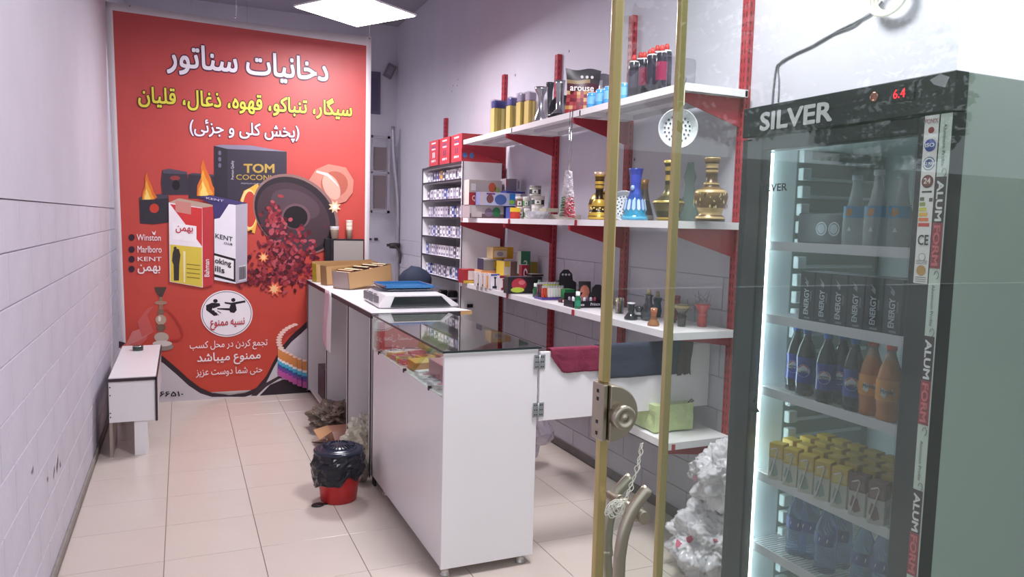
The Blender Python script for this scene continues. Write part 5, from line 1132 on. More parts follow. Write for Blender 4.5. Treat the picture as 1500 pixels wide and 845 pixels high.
fbox('patterned_tin', 'tin with a speckled leaf pattern behind the green white capped bottle', 853, 865, 424, 443, 3.80, ZL+.001, .06, '6a6a58', '4a4a40', 'c9c4b8', lambda q,X,Y,Z,w,h: [E_(q,X,Y,Z,w,h,random.uniform(.1,.9),random.uniform(.1,.9),.1,.07,random.choice(['a9a088','b5606a','4a4a40']),1,6) for _ in range(16)])
pt = atZ(846, 449, ZL)
t = thing('lighter_tray', 'black open tray with white lettering holding small items by the brass bar', 'tray', (2.0, 3.66, ZL))
b = MB(); b.box(1.975, 3.60, ZL+.001, 2.15, 3.72, ZL+.006, '1e1b22'); b.box(1.975, 3.60, ZL+.006, 2.15, 3.604, ZL+.038, '1e1b22'); b.box(1.975, 3.60, ZL+.006, 1.979, 3.72, ZL+.038, '242028'); b.box(2.146, 3.60, ZL+.006, 2.15, 3.72, ZL+.038, '1e1b22'); b.box(1.975, 3.716, ZL+.006, 2.15, 3.72, ZL+.075, '1e1b22'); b.build('tray', M_CARD, t)
b = MB(); write(b, 'Prince', (1.99, 3.5992, ZL+.012), (1,0,0), (0,0,1), .05, .014, 'e6e2e8', .02); write(b, 'Prince', (2.08, 3.5992, ZL+.012), (1,0,0), (0,0,1), .06, .016, 'e6e2e8', .02); b.build('lettering', M_CARD, t)
rnd = random.Random(8)
for k in range(14):
    x, y = 1.99+.022*(k % 7), 3.63+.05*(k//7); c_ = ['d9d4d8', 'b9506a', '8a8a90', 'e6dfe2', '6a4a6a'][k % 5]; nm = ['white', 'crimson', 'grey', 'pearl', 'plum'][k % 5]
    b = MB(); b.lathe([(.008, 0), (.008, .045), (.004, .05)], n=8, M=T(x, y, ZL+.006, rx=rnd.uniform(-.1, .1)), col=c_); tag(b.build('mouthpiece', M_CARD), f'small {nm} mouthpiece in the black tray, {ORD[k%7]} from the left {["front","back"][k//7]} row', 'mouthpiece', 'mouthpieces in the black tray')
# pen cup
p = atZ(907, 459, ZL); t = thing('stick_cup', 'clear cup of coloured sticks on the lower shelf right of the brass bar', 'cup', (p.x, p.y, ZL))
b = MB(); b.lathe([(.022, .001), (.025, .07), (.0235, .07), (.021, .004)], n=20, M=T(p.x, p.y, ZL)); b.build('cup', glass_mat('thin_film', 'f4f4f6'), t)
for k in range(9):
    a = k*.7; b = MB(); b.tube([(p.x+.014*math.cos(a), p.y+.014*math.sin(a), ZL+.004), (p.x+.018*math.cos(a), p.y+.018*math.sin(a), ZL+.082)], .0042, 6, ['b53a44', 'efe9e0', '5a9a4a', '3a3a44', 'b9a03a', 'd9d4cc', '8a2a34', '3a6a4a', 'c9c3bb'][k]); b.build('stick', M_CARD, t)
# ceramic bowls
M_CER = mat('glazed_ceramic', attr=True, rough=.15, coat=.6)
def bowl(px, pyt, pyb, label, prof, X=None, n=24, name='hookah_bowl', flute=0):
    p = atZ(px, pyb-2, ZL); p.x = min(p.x, 2.25); s = (p-CAM).dot(fwd)/F_PX; h = atY(px, pyt, p.y).z-ZL; top = prof[-1][1]
    t = thing(name, label, 'bowl', (p.x, p.y, ZL)); b = MB(); b.lathe([(q[0]*s, q[1]/top*h, q[2]) for q in prof]+[(prof[-1][0]*s*.85, h*.995, prof[-1][2]), (prof[-1][0]*s*.6, h*.9, '1a1618')], n=n, M=T(p.x, p.y, ZL), flute=flute); b.build('body', M_CER, t); return p, s, h, t
K1 = '25272c'
bowl(924, 443, 470, 'black glazed bowl with pale rim and flared foot next to the stick cup', [(10,0,K1),(10,3,K1),(7,8,K1),(4,12,K1),(5,16,K1),(4,20,K1),(6,25,'d9d9dc'),(6,27,'c9c9cc')])
bowl(936, 449, 470, 'short shiny dark bowl with silver highlights behind the black one', [(6,0,'9a9aa0'),(5,5,K1),(7,9,'b5b5bb'),(4,13,K1),(7,18,K1),(8,22,K1)])
bowl(949, 432, 471, 'tall charcoal grey bowl stem with cork in its top', [(10,0,'34363e'),(11,4,'3c3e46'),(11,14,'34363e'),(8,17,'2e3038'),(7,24,'3c3e46'),(5,27,'34363e'),(5,36,'34363e'),(7,38,'3c3e46'),(7,39,'3c3e46')])
p, s, h, t = bowl(962, 436, 466, 'teal bowl stem half hidden behind the brass bar', [(6,0,'2e4a54'),(7,10,'34525c'),(5,20,'2e4a54'),(7,28,'34525c')])
for px, py in ((949, 431), (962, 434)):
    q = atX(px, py, 2.14 if px < 955 else 2.2); q = atZ(px, 469 if px < 955 else 464, ZL); zz_ = atY(px, py, q.y).z
    b = MB(); b.lathe([(.012, -.002), (.01, .02), (.007, .026)], n=12, M=T(min(q.x, 2.25), q.y, zz_), col='b5a888'); tag(b.build('cork', M_CARD), f'beige cork in the {"charcoal" if px < 955 else "teal"} stem on the lower shelf', 'cork')
bowl(957, 451, 479, 'brown amber clay bowl in front of the right brass bar', [(9,0,'8a5a34'),(9,3,'9a6a40'),(5,10,'7a4a30'),(4,16,'9a5a3c'),(5,22,'a86a48'),(5,28,'b58a74')])
bowl(982, 434, 474, 'dark teal tall bowl with red base right of the brass bar', [(8,0,'4a2a34'),(8,3,'283a44'),(4,8,'283a44'),(4,18,'20323c'),(6,22,'283a44'),(4,27,'20323c'),(4,36,'283a44'),(6,40,'345060')])
bowl(995, 433, 470, 'red bowl with lattice neck standing behind the black patterned bowl', [(7,0,'9a3a48'),(6,8,'8f3442'),(5,14,'9a3a48'),(6,24,'a8424e'),(5,30,'8f3442'),(6,35,'b5505a'),(6,37,'a8424e')])
p, s, h, t = bowl(998, 446, 480, 'black bowl with gold speckled cup, second from the right end', [(6,0,'2a2024'),(6,4,'34282c'),(6,12,'2a2024'),(7,16,'2a2024'),(5,20,'34282c'),(7,24,'5a4a3a'),(11,29,'a8956a'),(11.5,33,'4a4038'),(10.5,34,'b5a37c')], flute=.03)
p, s, h, t = bowl(1028, 445, 480, 'bright red glazed bowl at the right end of the lower shelf', [(7,0,'b83c44'),(7,8,'c4464c'),(6,14,'b83c44'),(7,17,'d0606a'),(6,20,'b83c44'),(7,25,'c4464c'),(11,31,'cf5c62'),(12,34,'b83c44'),(11,35,'e0a0a0')], flute=.02)
b = MB(); rnd = random.Random(6)
for c0, n_ in ((Vector((p.x, p.y, ZL+h)), 6), (Vector((p.x+.03, p.y+.12, ZL+.05)), 7)):
    for k in range(n_):
        a = k*1.1; q1 = c0+Vector((.03*math.cos(a), .03*math.sin(a), 0)); q2 = c0+Vector((.045*math.cos(a+.6), .03*math.sin(a+.6), .05+.01*math.sin(k*2))); b.tube([q1, q2, c0+Vector((.02*math.cos(a+2), .02*math.sin(a+2), .01))], .0008, 4)
tag(b.build('wire_screen', mat('thin_wire', '6f6a70', .4, metal=.5)), 'tangled thin wire screens around the red glazed bowl', 'wire')
# ---- bottom shelf parcel
t = thing('wrapped_parcel', 'pale green parcel wrapped in film on the bottom shelf', 'parcel', (2.08, 2.86, ZB))
bm = bmesh.new(); bmesh.ops.create_cube(bm, size=1); bmesh.ops.subdivide_edges(bm, edges=bm.edges, cuts=7, use_grid_fill=True)
for v in bm.verts:
    v.co = Vector((v.co.x*.215, v.co.y*.20, v.co.z*.125)); n_ = noise.noise(v.co*22); v.co += v.co.normalized()*.007*n_; v.co += Vector((2.085, 2.90, ZB+.069)) - Vector((2.08, 2.86, ZB))
me = bpy.data.meshes.new('parcel'); bm.to_mesh(me); bm.free(); me.materials.append(mat('green_wrap', 'c5d69a', .3, var=.12, vscale=22, bump=.5, bscale=60, coat=.5)); o = bpy.data.objects.new('body', me); COL.objects.link(o); o.parent = t
b = MB(); b.tube([(2.16, 2.80, ZB+.135), (2.18, 2.80, ZB+.15), (2.20, 2.81, ZB+.138), (2.17, 2.79, ZB+.142)], .003, 5); b.build('knot', M_EDGE, t)
# ---- heap of plastic bags
M_BAG = mat('white_film', 'e6e0e6', .22, var=.16, vscale=9, coat=.3, alpha=.86)
heap = [((2.09, 2.50, .15), .19, (1, 1.0, .85), 'whitish plastic bag at the bottom front of the bag heap', 41), ((2.14, 2.46, .445), .17, (1, .9, .9), 'whitish plastic bag in the middle of the bag heap', 47), ((2.20, 2.25, .64), .14, (.75, 1, .9), 'clear pinkish plastic bag topmost of the heap beside the fridge', 53), ((2.18, 2.13, .19), .17, (.9, .85, 1.05), 'white plastic bag in the heap squeezed against the fridge', 59)]
for c_, r_, sq, l, sd in heap: crumple('plastic_bag', l, 'bag', c_, r_, M_BAG, sd, .42, 6, flat=False, sq=sq, fr=2.6, bottom=.002)
bpy.context.view_layer.update(); hits = [o for o in COL.objects if o.name.startswith('plastic_bag')]
b = MB()
for px, py, c_ in ((1010, 790, 'c4506a'), (993, 797, 'd8708a'), (1048, 792, 'b53a50'), (976, 812, 'c46a80'), (985, 735, 'd8a0b0'), (1020, 700, 'c9a0ae')):
    best = None; d = ray(px, py).normalized()
    for o in hits:
        ok, loc, nrm, _ = o.ray_cast(o.matrix_world.inverted() @ CAM, d)
        if ok and (best is None or (loc-CAM).length < best[0]): best = ((o.matrix_world@loc-CAM).length, o.matrix_world@loc, nrm)
    if not best: continue
    q, nrm = best[1]+best[2]*.004, best[2]; e1 = nrm.orthogonal().normalized(); e2 = nrm.cross(e1)
    b.poly([q+e1*(.02*math.cos(a)+.005*math.sin(3*a))+e2*(.014*math.sin(a)+.004*math.cos(2*a)) for a in (0, .8, 1.6, 2.4, 3.2, 4, 4.8, 5.6)], c_)
tag(b.build('printed_wrapper', M_GLOSS, solid=.002), 'pink printed wrappers stuck to the plastic bag heap', 'wrapper')
# ---- wall cables above the fridge
def cable(name, pix, r, label, x=XR-.006, m=None):
    b = MB(); b.tube(catmull([atX(u, v, x) for u, v in pix], 5), r, 6); return tag(b.build(name, m or mat('grey_cable', '6d6a70', .5)), label, 'cable')
cable('cable', [(1131, 155), (1133, 130), (1137, 100), (1143, 92), (1166, 78), (1192, 66), (1226, 46), (1252, 33), (1279, 18), (1292, 2)], .004, 'grey cable running up the right wall from the fridge to the coil')
cable('cable', [(1140, 150), (1141, 120), (1140, 97), (1150, 86), (1180, 72), (1215, 52), (1250, 38), (1270, 22), (1290, 16)], .003, 'thinner twin cable clipped beside the first on the right wall')
c0 = atX(1305, -4, XR-.03); b = MB()
for k in range(3): b.tube([c0+Vector((-.008*k, (.055+.008*k)*math.cos(a*.35)*1.1, (.05+.006*k)*math.sin(a*.35))) for a in range(18)], .007, 6, closed=True)
tag(b.build('cable_coil', mat('cream_cable', 'e4e0cf', .5)), 'cream cable coil hanging on the right wall above the fridge', 'cable')
# ================================================================ UPRIGHT DRINKS FRIDGE
FX, FX2, FY0, FY1, FZ = 1.66, 2.30, 1.214, 1.938, 1.882
fr = thing('drinks_fridge', 'tall black fronted glass door drinks fridge with grey side against the right wall', 'fridge', (1.98, 1.576, 0))
M_FSIDE = mat('fridge_side', 'a4afa7', .4); M_FIN = mat('fridge_liner', 'e2eaec', .35); M_FBLK = mat('fridge_black', '26272c', .3, var=.1, vscale=6)
b = MB(); b.box(FX+.048, FY0, .06, FX2, FY0+.045, FZ); b.build('side_panel', M_FSIDE, fr, bevel=.004, seg=2)
b = MB(); b.box(FX+.048, FY1-.045, .06, FX2, FY1, FZ); b.build('side_panel', M_FSIDE, fr, bevel=.004, seg=2)
b = MB(); b.box(FX2-.04, FY0+.045, .06, FX2, FY1-.045, FZ); b.build('back_panel', M_FIN, fr)
b = MB(); b.box(FX+.048, FY0+.045, 1.76, FX2-.04, FY1-.045, FZ-.002); b.box(FX+.048, FY0+.045, .06, FX2-.04, FY1-.045, .22); b.build('top_and_floor', M_FIN, fr)
hd = MB(); hd.box(FX, FY0, 1.789, FX+.048, FY1, FZ); hd = hd.build('header', M_FBLK, fr, bevel=.003, seg=2)
for x, y in ((1.74, 1.26), (1.74, 1.89), (2.24, 1.26), (2.24, 1.89)):
    b = MB(); b.lathe([(.025, 0), (.02, .012), (.012, .014), (.012, .06)], n=12, M=T(x, y, 0)); b.build('foot', M_BLACK, fr)
GY0, GY1, GZ0, GZ1 = 1.306, 1.848, .19, 1.742
b = MB(); b.box(FX+.004, FY0+.0, .08, FX+.044, GY0, 1.784); b.box(FX+.004, GY1, .08, FX+.044, FY1, 1.784); b.box(FX+.004, GY0, .08, FX+.044, GY1, GZ0); b.box(FX+.004, GY0, GZ1, FX+.044, GY1, 1.784)
dd = b.build('door', M_FBLK, fr, bevel=.003, seg=2)
b = MB(); b.box(FX+.008, GY0-.01, GZ0-.01, FX+.012, GY1+.01, GZ1+.01); b.build('pane', glass_mat('fridge_glass', 'f4f7f8', 1.5, haze=.012, hazecol='a9b4b8'), dd)
b = MB(); rr = .0014
for k in range(int((GZ1-GZ0)/.006)):
    for j in range(2):
        z = GZ0+.006*k+(.003 if j else 0); y = GY0+.004*j+.001; b.poly([(FX+.0072, y-rr, z), (FX+.0072, y, z-rr), (FX+.0072, y+rr, z), (FX+.0072, y, z+rr)], '26272c')
for k in range(int((GY1-GY0)/.006)):
    for j in range(2):
        y = GY0+.006*k+(.003 if j else 0); z = GZ1-.004*j-.001; b.poly([(FX+.0072, y-rr, z), (FX+.0072, y, z-rr), (FX+.0072, y+rr, z), (FX+.0072, y, z+rr)], '26272c')
stuff(b.build('dotted_border', M_CARD, dd))
U, V, XX = (0, -1, 0), (0, 0, 1), FX-.0006
b = MB()
def ptx(m, s, pa, h, pb, col, x=XX, bold=.0, **k):
    A = atX(*pa, x); B = atX(*pb, x); w = A.y-B.y; write(m, s, A, (0, -1, (B.z-A.z)/w), V, w, h, col, bold, **k)
A1 = atX(1114, 188, XX); B1 = atX(1218, 172, XX)
write(b, 'SILVER', (XX, A1.y, 1.806), U, V, A1.y-B1.y, .052, 'c3c3c6', .035); b.build('lettering', M_CARD, hd)
b = MB(); d1 = atX(1304, 130, XX); d2 = atX(1339, 144, XX); zc = 1.849
b.box(FX-.002, d2.y, zc-.021, FX-.0003, d1.y, zc+.021, '17161c'); b.build('display', M_GLOSS, hd)
b = MB(); write(b, '6.4', (FX-.0025, d1.y-.012, zc-.012), U, V, .034, .022, 'ff3040', .01); b.build('digits', mat('red_digits', 'ff2030', .5, emit='ff2438', estr=2.2), hd)
ip = atX(1281, 142, XX); b = MB(); b.lathe([(.012, 0), (.013, .003), (.009, .005), (.008, .002)], n=18, M=T(FX, ip.y, ip.z, ry=R(-90))); b.build('switch_ring', mat('copper_ring', 'c98a7a', .2, metal=.8), hd)
b = MB(); q = [atX(*p, XX) for p in ((1362, 117), (1378, 103.8), (1391, 113), (1384, 128), (1368, 124))]; b.poly([Vector((XX, p.y, min(p.z, 1.879))) for p in q], '9a9aa0'); b.build('peeling_sticker', M_GLOSS, hd)
# sticker column on the door frame
SX = FX+.0032
def zy(py): return atX(1352, py, FX).z
y1_, y0_ = 1.288, 1.250
b = MB(); b.box(SX-.0004, y0_, 1.376, SX, y1_, 1.784, 'd9d6d6')
def sr(m, a, c_, z0, z1, col, k=1): m.box(SX-.0004-.0003*k, y1_-(y1_-y0_)*c_, z0, SX-.0004-.0003*(k-1), y1_-(y1_-y0_)*a, z1, col)
def disc2(m, z, r, col, k=1, y=None): m.poly([(SX-.0005-.0003*k, (y or (y0_+y1_)/2)+r*math.cos(a*.45), z+r*math.sin(a*.45)) for a in range(14)], col)
write(b, 'FONIX', (SX-.001, y1_-.002, 1.765), U, V, .034, .010, '8a3038', .01)
disc2(b, 1.748, .008, '8a3030'); disc2(b, 1.712, .0155, '3a4a9a'); write(b, 'ISO', (SX-.002, 1.281, 1.708), U, V, .024, .009, 'e6e6f0', .02)
disc2(b, 1.668, .0165, '3a4a7c'); disc2(b, 1.668, .0145, 'd9d9dc', 2); disc2(b, 1.668, .011, '4a5a8a', 3); write(b, 'ISO 9001', (SX-.0024, 1.286, 1.665), U, V, .034, .007, 'f0f0f4', .01)
disc2(b, 1.625, .016, '5a2a2c'); disc2(b, 1.625, .012, '7a3a3a', 2); write(b, '24', (SX-.0024, 1.278, 1.620), U, V, .018, .013, 'e8dcd6', .02); sr(b, .15, .85, 1.598, 1.602, '2a2224')
for k, cc in enumerate(('5a6a50', '8a9a4a', 'c9c04a', 'd8a83e', 'd8743a', 'c23a34')): sr(b, .05, .35+.1*k, 1.578-.0125*k, 1.587-.0125*k, cc)
sr(b, .7, .95, 1.576, 1.585, '4a4a4c')
write(b, 'CE', (SX-.001, 1.283, 1.471), U, V, .028, .024, '2c2a30', .02)
disc2(b, 1.441, .010, '9a9aa0'); disc2(b, 1.441, .008, 'd9d6d6', 2); disc2(b, 1.408, .013, 'b08a4a')
for k in range(3): sr(b, .12, .88, 1.380+.005*k, 1.382+.005*k, '8a8688'); sr(b, .1, .9, 1.424+.0035*k, 1.4255+.0035*k, '8a8688')
b.build('sticker_strip', M_CARD, dd)
b = MB(); ty0, ty1 = 1.2155, 1.2465; b.box(SX-.0004, ty0, .09, SX, ty1, 1.784, 'b9c4bc')
z = 1.76; D = (0, 0, -1); RR = (0, -1, 0)
while z > .3:
    write(b, 'Aluminum Profile', (SX-.001, ty1-.010, z), D, RR, .10, .008, '4a4a50', .0)
    b.box(SX-.0008, ty0+.004, z-.235, SX-.0004, ty1, z-.125, '3a2a30'); b.box(SX-.0008, ty0+.004, z-.345, SX-.0004, ty1, z-.235, '8f3040')
    write(b, 'ALUM', (SX-.0011, ty1-.005, z-.135), D, RR, .095, .016, 'd9d6da', .03); write(b, 'FORM', (SX-.0011, ty1-.005, z-.242), D, RR, .095, .016, 'c9606a', .03)
    for zz_ in (z-.115, z-.36): b.tube([(SX-.001, ty0+.012+.006*math.cos(a), zz_+.01*math.sin(a)) for a in (0, .9, 1.8, 2.7, 3.6, 4.5)], .0006, 4, '3a3a3e')
    z -= .385
b.build('printed_tape', M_CARD, dd)
b = MB(); b.box(FX+.0, FY0-.0015, .08, FX+.046, FY0+.0, 1.785); b.build('edge_seal', M_BLACK, dd)
b = MB(); px_ = XX+.0065; p1 = atX(1114, 280, px_); p2 = atX(1153, 272, px_); write(b, 'SILVER', (px_, p1.y, p1.z-.001), U, V, p1.y-p2.y, .022, '1d2530', .02)
for k in range(4):
    q = [atX(*p, px_) for p in ((1104+3*k-3, 572), (1109+2*k-4, 572), (1094+3*k, 588), (1110+k*2-2, 604), (1107+2*k-4, 604), (1091+3*k, 588))]; b.poly(q, '1d2530')
b.build('pane_lettering', M_CARD, dd)
# lit strip and ribbed liner wall inside
b = MB(); b.box(FX+.052, FY1-.075, .24, FX+.068, FY1-.047, 1.74); b.build('led_strip', mat('led_strip', 'f4fbff', .5, emit='e6f6ff', estr=11), fr)
b = MB(); b.box(FX+.05, FY1-.05, .22, FX+.19, FY1-.0445, 1.76)
b.build('liner_strip', M_FIN, fr)
for k in range(26):
    z = .27+.058*k
    b = MB(); b.box(FX+.20, FY1-.068, z, FX+.24, FY1-.045, z+.04); b.box(FX+.24, FY1-.055, z, FX+.56, FY1-.045, z+.012); b.build('shelf_rail', M_FIN, fr, bevel=.003)
SH = [1.455, 1.222, .985, .702, .462]
for k, z in enumerate(SH):
    b = MB(); b.box(FX+.062, FY0+.05, z-.022, FX+.068, FY1-.05, z+.006); o = b.build('shelf', M_SHELF, fr)
    b = MB()
    for j in range(48): y = FY0+.055+.0132*j; b.box(FX+.068, y, z-.003, FX+.58, y+.0035, z+.001)
    for x in (FX+.2, FX+.4, FX+.57): b.box(x, FY0+.05, z-.008, x+.005, FY1-.05, z-.003)
    stuff(b.build('wire_deck', M_SHELF, o))
# contents
def fbottle(px, k, x, r, h, prof, label, group, name, capcol, m, liquid=None, band=None, zlab=None, txt=None, rot=0):
    z = SH[k]+.001; p = atX(px, 0, x); y = 0
    # follow the sight line at shelf height to find the depth
    for py in range(200, 900, 1):
        q = atX(px, py, x)
        if q.z < z+h*.5: y = q.y; break
    t = thing(name, label, 'bottle', (x, y, z), 0, group); M = T(x, y, z)
    b = MB(); b.lathe([(r*a, h*c_)+((cc,) if cc else ()) for a, c_, cc in prof], n=20, M=M); b.build('body', m, t)
    b = MB(); b.lathe([(r*.42, h*.93), (r*.44, h*.94), (r*.42, h), (r*.3, h*1.002)], n=14, M=M, col=capcol); b.build('cap', M_CARD, t)
    return t, Vector((x, y, z))
def label_patch(t, c, r, h, z0, z1, col, a0=-1.1, a1=1.1, name='label'):
    b = MB(); n = 10; pts = [(c.x+r*math.cos(math.pi+.35+a0+(a1-a0)*i/n), c.y+r*math.sin(math.pi+.35+a0+(a1-a0)*i/n)) for i in range(n+1)]
    vs = [(x, y, c.z+h*z0) for x, y in pts]+[(x, y, c.z+h*z1) for x, y in pts]; b.add(vs, [(i, i+1, i+n+2, i+n+1) for i in range(n)], col, True); return b
def on_cyl(b, c, r, ang, zc, pts, col):
    b.poly([(c.x+r*math.cos(ang+u/r), c.y+r*math.sin(ang+u/r), zc+v) for u, v in pts], col)
M_COLA = mat('cola_bottle', attr=True, rough=.08, coat=.6)
CP = [(.75, 0, '1c1418'), (.95, .03, '1c1418'), (.88, .10, '1c1418'), (.97, .2, '2f3f9e'), (.97, .22, '3444a8'), (.93, .4, '2f3f9e'), (1, .56, '3444a8'), (1, .58, '1c1418'), (.8, .72, '241a20'), (.5, .83, '3a3038'), (.36, .90, '4a4048'), (.36, .94, '4a4048')]
for k, (px, x) in enumerate(((1166, 1.80), (1181, 1.78), (1211, 1.76), (1233, 1.80), (1251, 1.765))):
    t, c = fbottle(px, 2, x, .031, .208, CP, f'cola bottle with blue cap and round badge label, {ORD[k]} from the left in the fridge', 'cola bottles in the fridge', 'cola_bottle', '2f6fc0', M_COLA)
    b = MB(); an = math.pi+.55; zc_ = c.z+.08
    rr_ = .0325
    def circ(r_, a0, a1, n=12): return [(r_*math.cos(R(a0+(a1-a0)*i/n)), r_*math.sin(R(a0+(a1-a0)*i/n))) for i in range(n+1)]
    on_cyl(b, c, rr_, an, zc_, circ(.020, 0, 360), 'efeff4'); on_cyl(b, c, rr_+.0004, an, zc_+.001, circ(.0175, 15, 165), 'd23a3a'); on_cyl(b, c, rr_+.0004, an, zc_-.001, circ(.0175, 195, 345), '2b3f9c')
    s_ = 'PEPSI' if k in (0, 2, 3) else 'پپسی'
    dU = Vector((-math.sin(an), math.cos(an), 0)); C_ = Vector((c.x+(rr_+.0008)*math.cos(an), c.y+(rr_+.0008)*math.sin(an), zc_))
    write(b, s_, C_+Vector((0, 0, -.0035))-dU*.014, dU, V, .028, .008, '23243c', .02, fa=(s_ != 'PEPSI')); b.build('badge', M_CARD, t)
OP = [(.75, 0, 'e8842a'), (.97, .03, 'ee8c30'), (.9, .12, 'e8842a'), (1, .24, 'f0943a'), (.95, .4, 'ee8c30'), (1, .55, 'f0943a'), (.85, .68, 'ee9a48'), (.55, .80, 'd9b090'), (.38, .88, 'c9b0a0'), (.38, .94, 'c9b0a0')]
for k, (px, x) in enumerate(((1277, 1.775), (1303, 1.76))):
    t, c = fbottle(px, 2, x, .032, .21, OP, f'orange soda bottle with orange cap, {["left","right"][k]} of the two in the fridge', 'orange soda bottles', 'soda_bottle', 'e8503a', mat('orange_bottle', attr=True, rough=.08, coat=.6, trans=.25))
    b = label_patch(t, c, .0338, .21, .28, .55, 'f2a040'); an = math.pi+.55
    on_cyl(b, c, .0346, an, c.z+.082, [(-.018, -.008), (-.006, -.014), (.018, -.004), (.014, .012), (-.004, .008), (-.014, .014)], 'eef0ea')
    dU = Vector((-math.sin(an), math.cos(an), 0)); C_ = Vector((c.x+.0352*math.cos(an), c.y+.0352*math.sin(an), c.z+.08)); write(b, 'Mirinda', C_-dU*.016, dU, V, .032, .011, '2a4a5a', .02); b.build('label', M_CARD, t)
M_CLR = mat('clear_glass_bottle', 'eaf2f4', .08, trans=.5, ior=1.2)
GP = [(.9, 0, None), (1, .02, None), (1, .35, None), (.92, .45, None), (.6, .62, None), (.4, .8, None), (.34, .93, None), (.4, .95, None)]
for k, (px, x) in enumerate(((1253, 1.79), (1285, 1.775), (1320, 1.80))):
    t, c = fbottle(px, 0, x, .033, .205 if k != 1 else .215, GP, f'clear glass bottle with pale blue label on the top fridge shelf, {["left","middle","right"][k]} one', 'clear bottles on the top fridge shelf', 'glass_bottle', 'c9d4d8', M_CLR)
    b = label_patch(t, c, .0318, .205, .40, .56, '5ab0e0'); on_cyl(b, c, .0325, math.pi+.15, c.z+.099, [(-.012, -.01), (0, -.014), (.012, -.006), (.010, .010), (-.006, .012)], 'd89a4a'); on_cyl(b, c, .0338, math.pi+.3, c.z+.05, [(-.006, -.006), (.006, -.006), (0, .008)], 'e2e6ea'); b.build('label', M_CARD, t)
# dark tray pack with two round badges
q = atX(1195, 320, 1.86); t = thing('can_pack', 'dark shrink pack with two round badges at the back left of the top fridge shelf', 'pack', (1.9, 1.72, SH[0]))
b = MB(); b.box(1.84, 1.54, SH[0]+.002, 2.05, 1.86, SH[0]+.10, '2c2a31'); b.build('pack', M_CARD, t, bevel=.006, seg=2)
b = MB()
for y in (1.76, 1.71):
    for k_, (r_, cc) in enumerate(((.022, 'a9a9ae'), (.018, '4a4a52'), (.015, '9a9aa0'))): b.poly([(1.8395-.0004*k_, y+r_*math.cos(a*.4), SH[0]+.05+r_*math.sin(a*.4)) for a in range(16)], cc)
b.build('badge', M_CARD, t)
# six slim energy drink cartons
ys = [atX(v, 430, 1.745).y for v in (1171, 1198, 1225, 1243, 1267, 1292, 1323)]
ys = [ys[0]+(ys[-1]-ys[0])*k/6 for k in range(7)]
for k in range(6):
    t = thing('energy_carton', f'slim black energy drink carton, {ORD[k]} from the left on the second fridge shelf', 'carton', (1.80, (ys[k]+ys[k+1])/2, SH[1]), 0, 'black energy drink cartons')
    z0_ = SH[1]+.002; z1_ = z0_+.150
    b = MB(); b.box(1.745, ys[k+1]+.0015, z0_, 1.85, ys[k]-.0015, z1_, '2d2f36', F={'+z': 'b9bcc2'}); b.build('carton', M_CARD, t, bevel=.0015)
    b = MB(); yc = (ys[k]+ys[k+1])/2; write(b, 'ENERGY', (1.7442, yc-.009, z0_+.02), (0,0,1), (0,1,0), .078, .018, 'e2e5ea', .03)
    write(b, 'DRINK', (1.7442, yc-.020, z0_+.062), (0,0,1), (0,1,0), .03, .006, 'a9acb2', .01)
    b.poly([(1.7442, yc-.004, z0_+.104), (1.7442, yc+.010, z0_+.116), (1.7442, yc+.004, z0_+.12), (1.7442, yc+.014, z0_+.135), (1.7442, yc-.006, z0_+.118)], '9a9da4')
    b.box(1.7445, yc-.016, z0_+.006, 1.7451, yc+.006, z0_+.012, '8a8d94'); b.build('lettering', M_CARD, t)
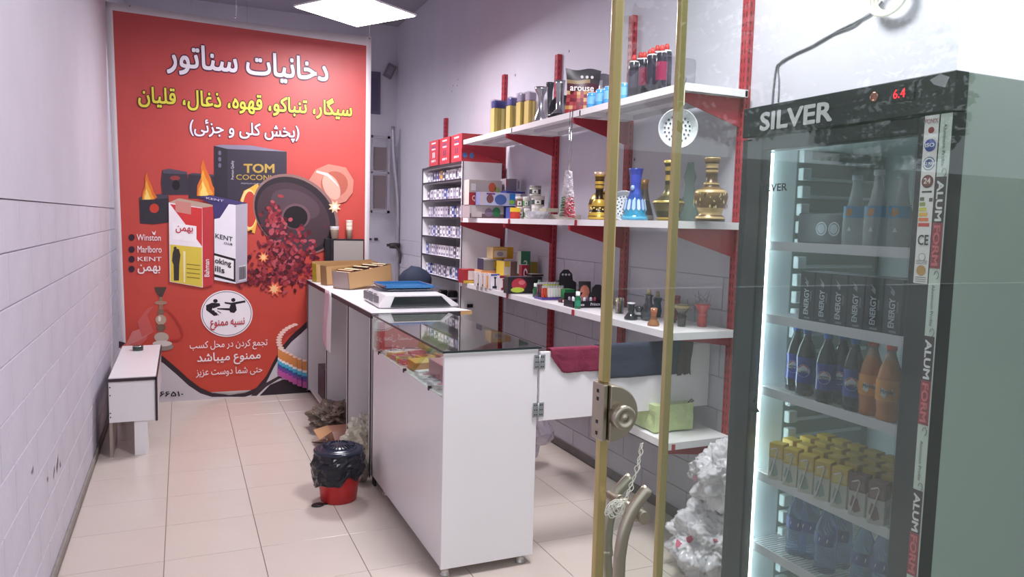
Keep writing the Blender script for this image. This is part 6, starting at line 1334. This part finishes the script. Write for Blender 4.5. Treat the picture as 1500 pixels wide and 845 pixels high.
# juice cartons with straws
cols_j = [('e0b83a', 'd9d4c6', 'yellow'), ('7a4a50', 'd9d2cc', 'maroon')]
jy = [1.80, 1.737, 1.674, 1.611, 1.548, 1.485, 1.422, 1.359]
for row in range(4):
    for k in range(8):
        if row == 0 and k == 7: continue
        x = 1.735+.075*row; y = jy[k]-(.022 if row == 0 else 0)
        mar = (row == 0 and k >= 5); cc = cols_j[1 if mar else 0]; z0_ = SH[3]+.002
        t = thing('juice_carton', f'{cc[2]} topped juice carton, {ORD[k]} from the left in the {["front","second","third","rear"][row]} row', 'carton', (x, y, z0_), R(18) if row == 0 else 0, 'juice cartons in the fridge')
        h = .118
        b = MB(); b.box(-.018, -.023, 0, .022, .023, h*.6, cc[1]); b.box(-.0182, -.0232, h*.6, .0222, .0232, h, cc[0], F={'-y': 'cda32e' if not mar else '6a3e46'}); b.build('carton', M_CARD, t, world=False, bevel=.0012)
        if row == 0:
            b = MB(); b.poly([(-.0188, y_, z_) for y_, z_ in ((.018, .03), (.012, .06), (-.004, .05), (-.012, .02), (.004, .01))], '9ab0a4' if not mar else '8a5a5a'); b.poly([(-.0188, y_, z_) for y_, z_ in ((.018, .075), (.018, .1), (-.018, .1), (-.018, .078))], 'e9d27c' if not mar else '9a6a6a')
            b.poly([(x_, -.0238, z_) for x_, z_ in ((-.012, .02), (.016, .02), (.016, .055), (-.012, .055))], 'b9c0b4'); b.build('print', M_CARD, t, world=False)
            b = MB(); b.tube([(-.021, .013, .012), (-.021, -.008, .10), (-.021, -.003, .106), (-.021, .014, .098)], .0022, 6, 'f0e4e6'); b.build('straw', M_CARD, t, world=False)
# water bottles
M_WATER = mat('blue_water_bottle', '9db8e0', .08, trans=.85, ior=1.15)
WP = [(.9, 0, None), (1, .03, None), (.95, .12, None), (1, .2, None), (.95, .3, None), (1, .4, None), (1, .62, None), (.86, .72, None), (.55, .84, None), (.4, .9, None), (.4, .94, None)]
for k, (px, x) in enumerate(((1168, 1.80), (1186, 1.82), (1210, 1.79), (1232, 1.86), (1265, 1.79), (1292, 1.80))):
    t, c = fbottle(px, 4, x, .033, .205, WP, f'blue tinted water bottle on the lowest visible fridge shelf, {ORD[k]} from the left', 'water bottles in the fridge', 'water_bottle', '3a5ab0', M_WATER)
    b = label_patch(t, c, .0338, .205, .42, .6, '3a4a9a'); on_cyl(b, c, .0345, math.pi+.5, c.z+.105, [(-.014, -.005), (.012, -.006), (.014, .005), (-.012, .006)], 'dfe6f0'); b.build('label', M_CARD, t)
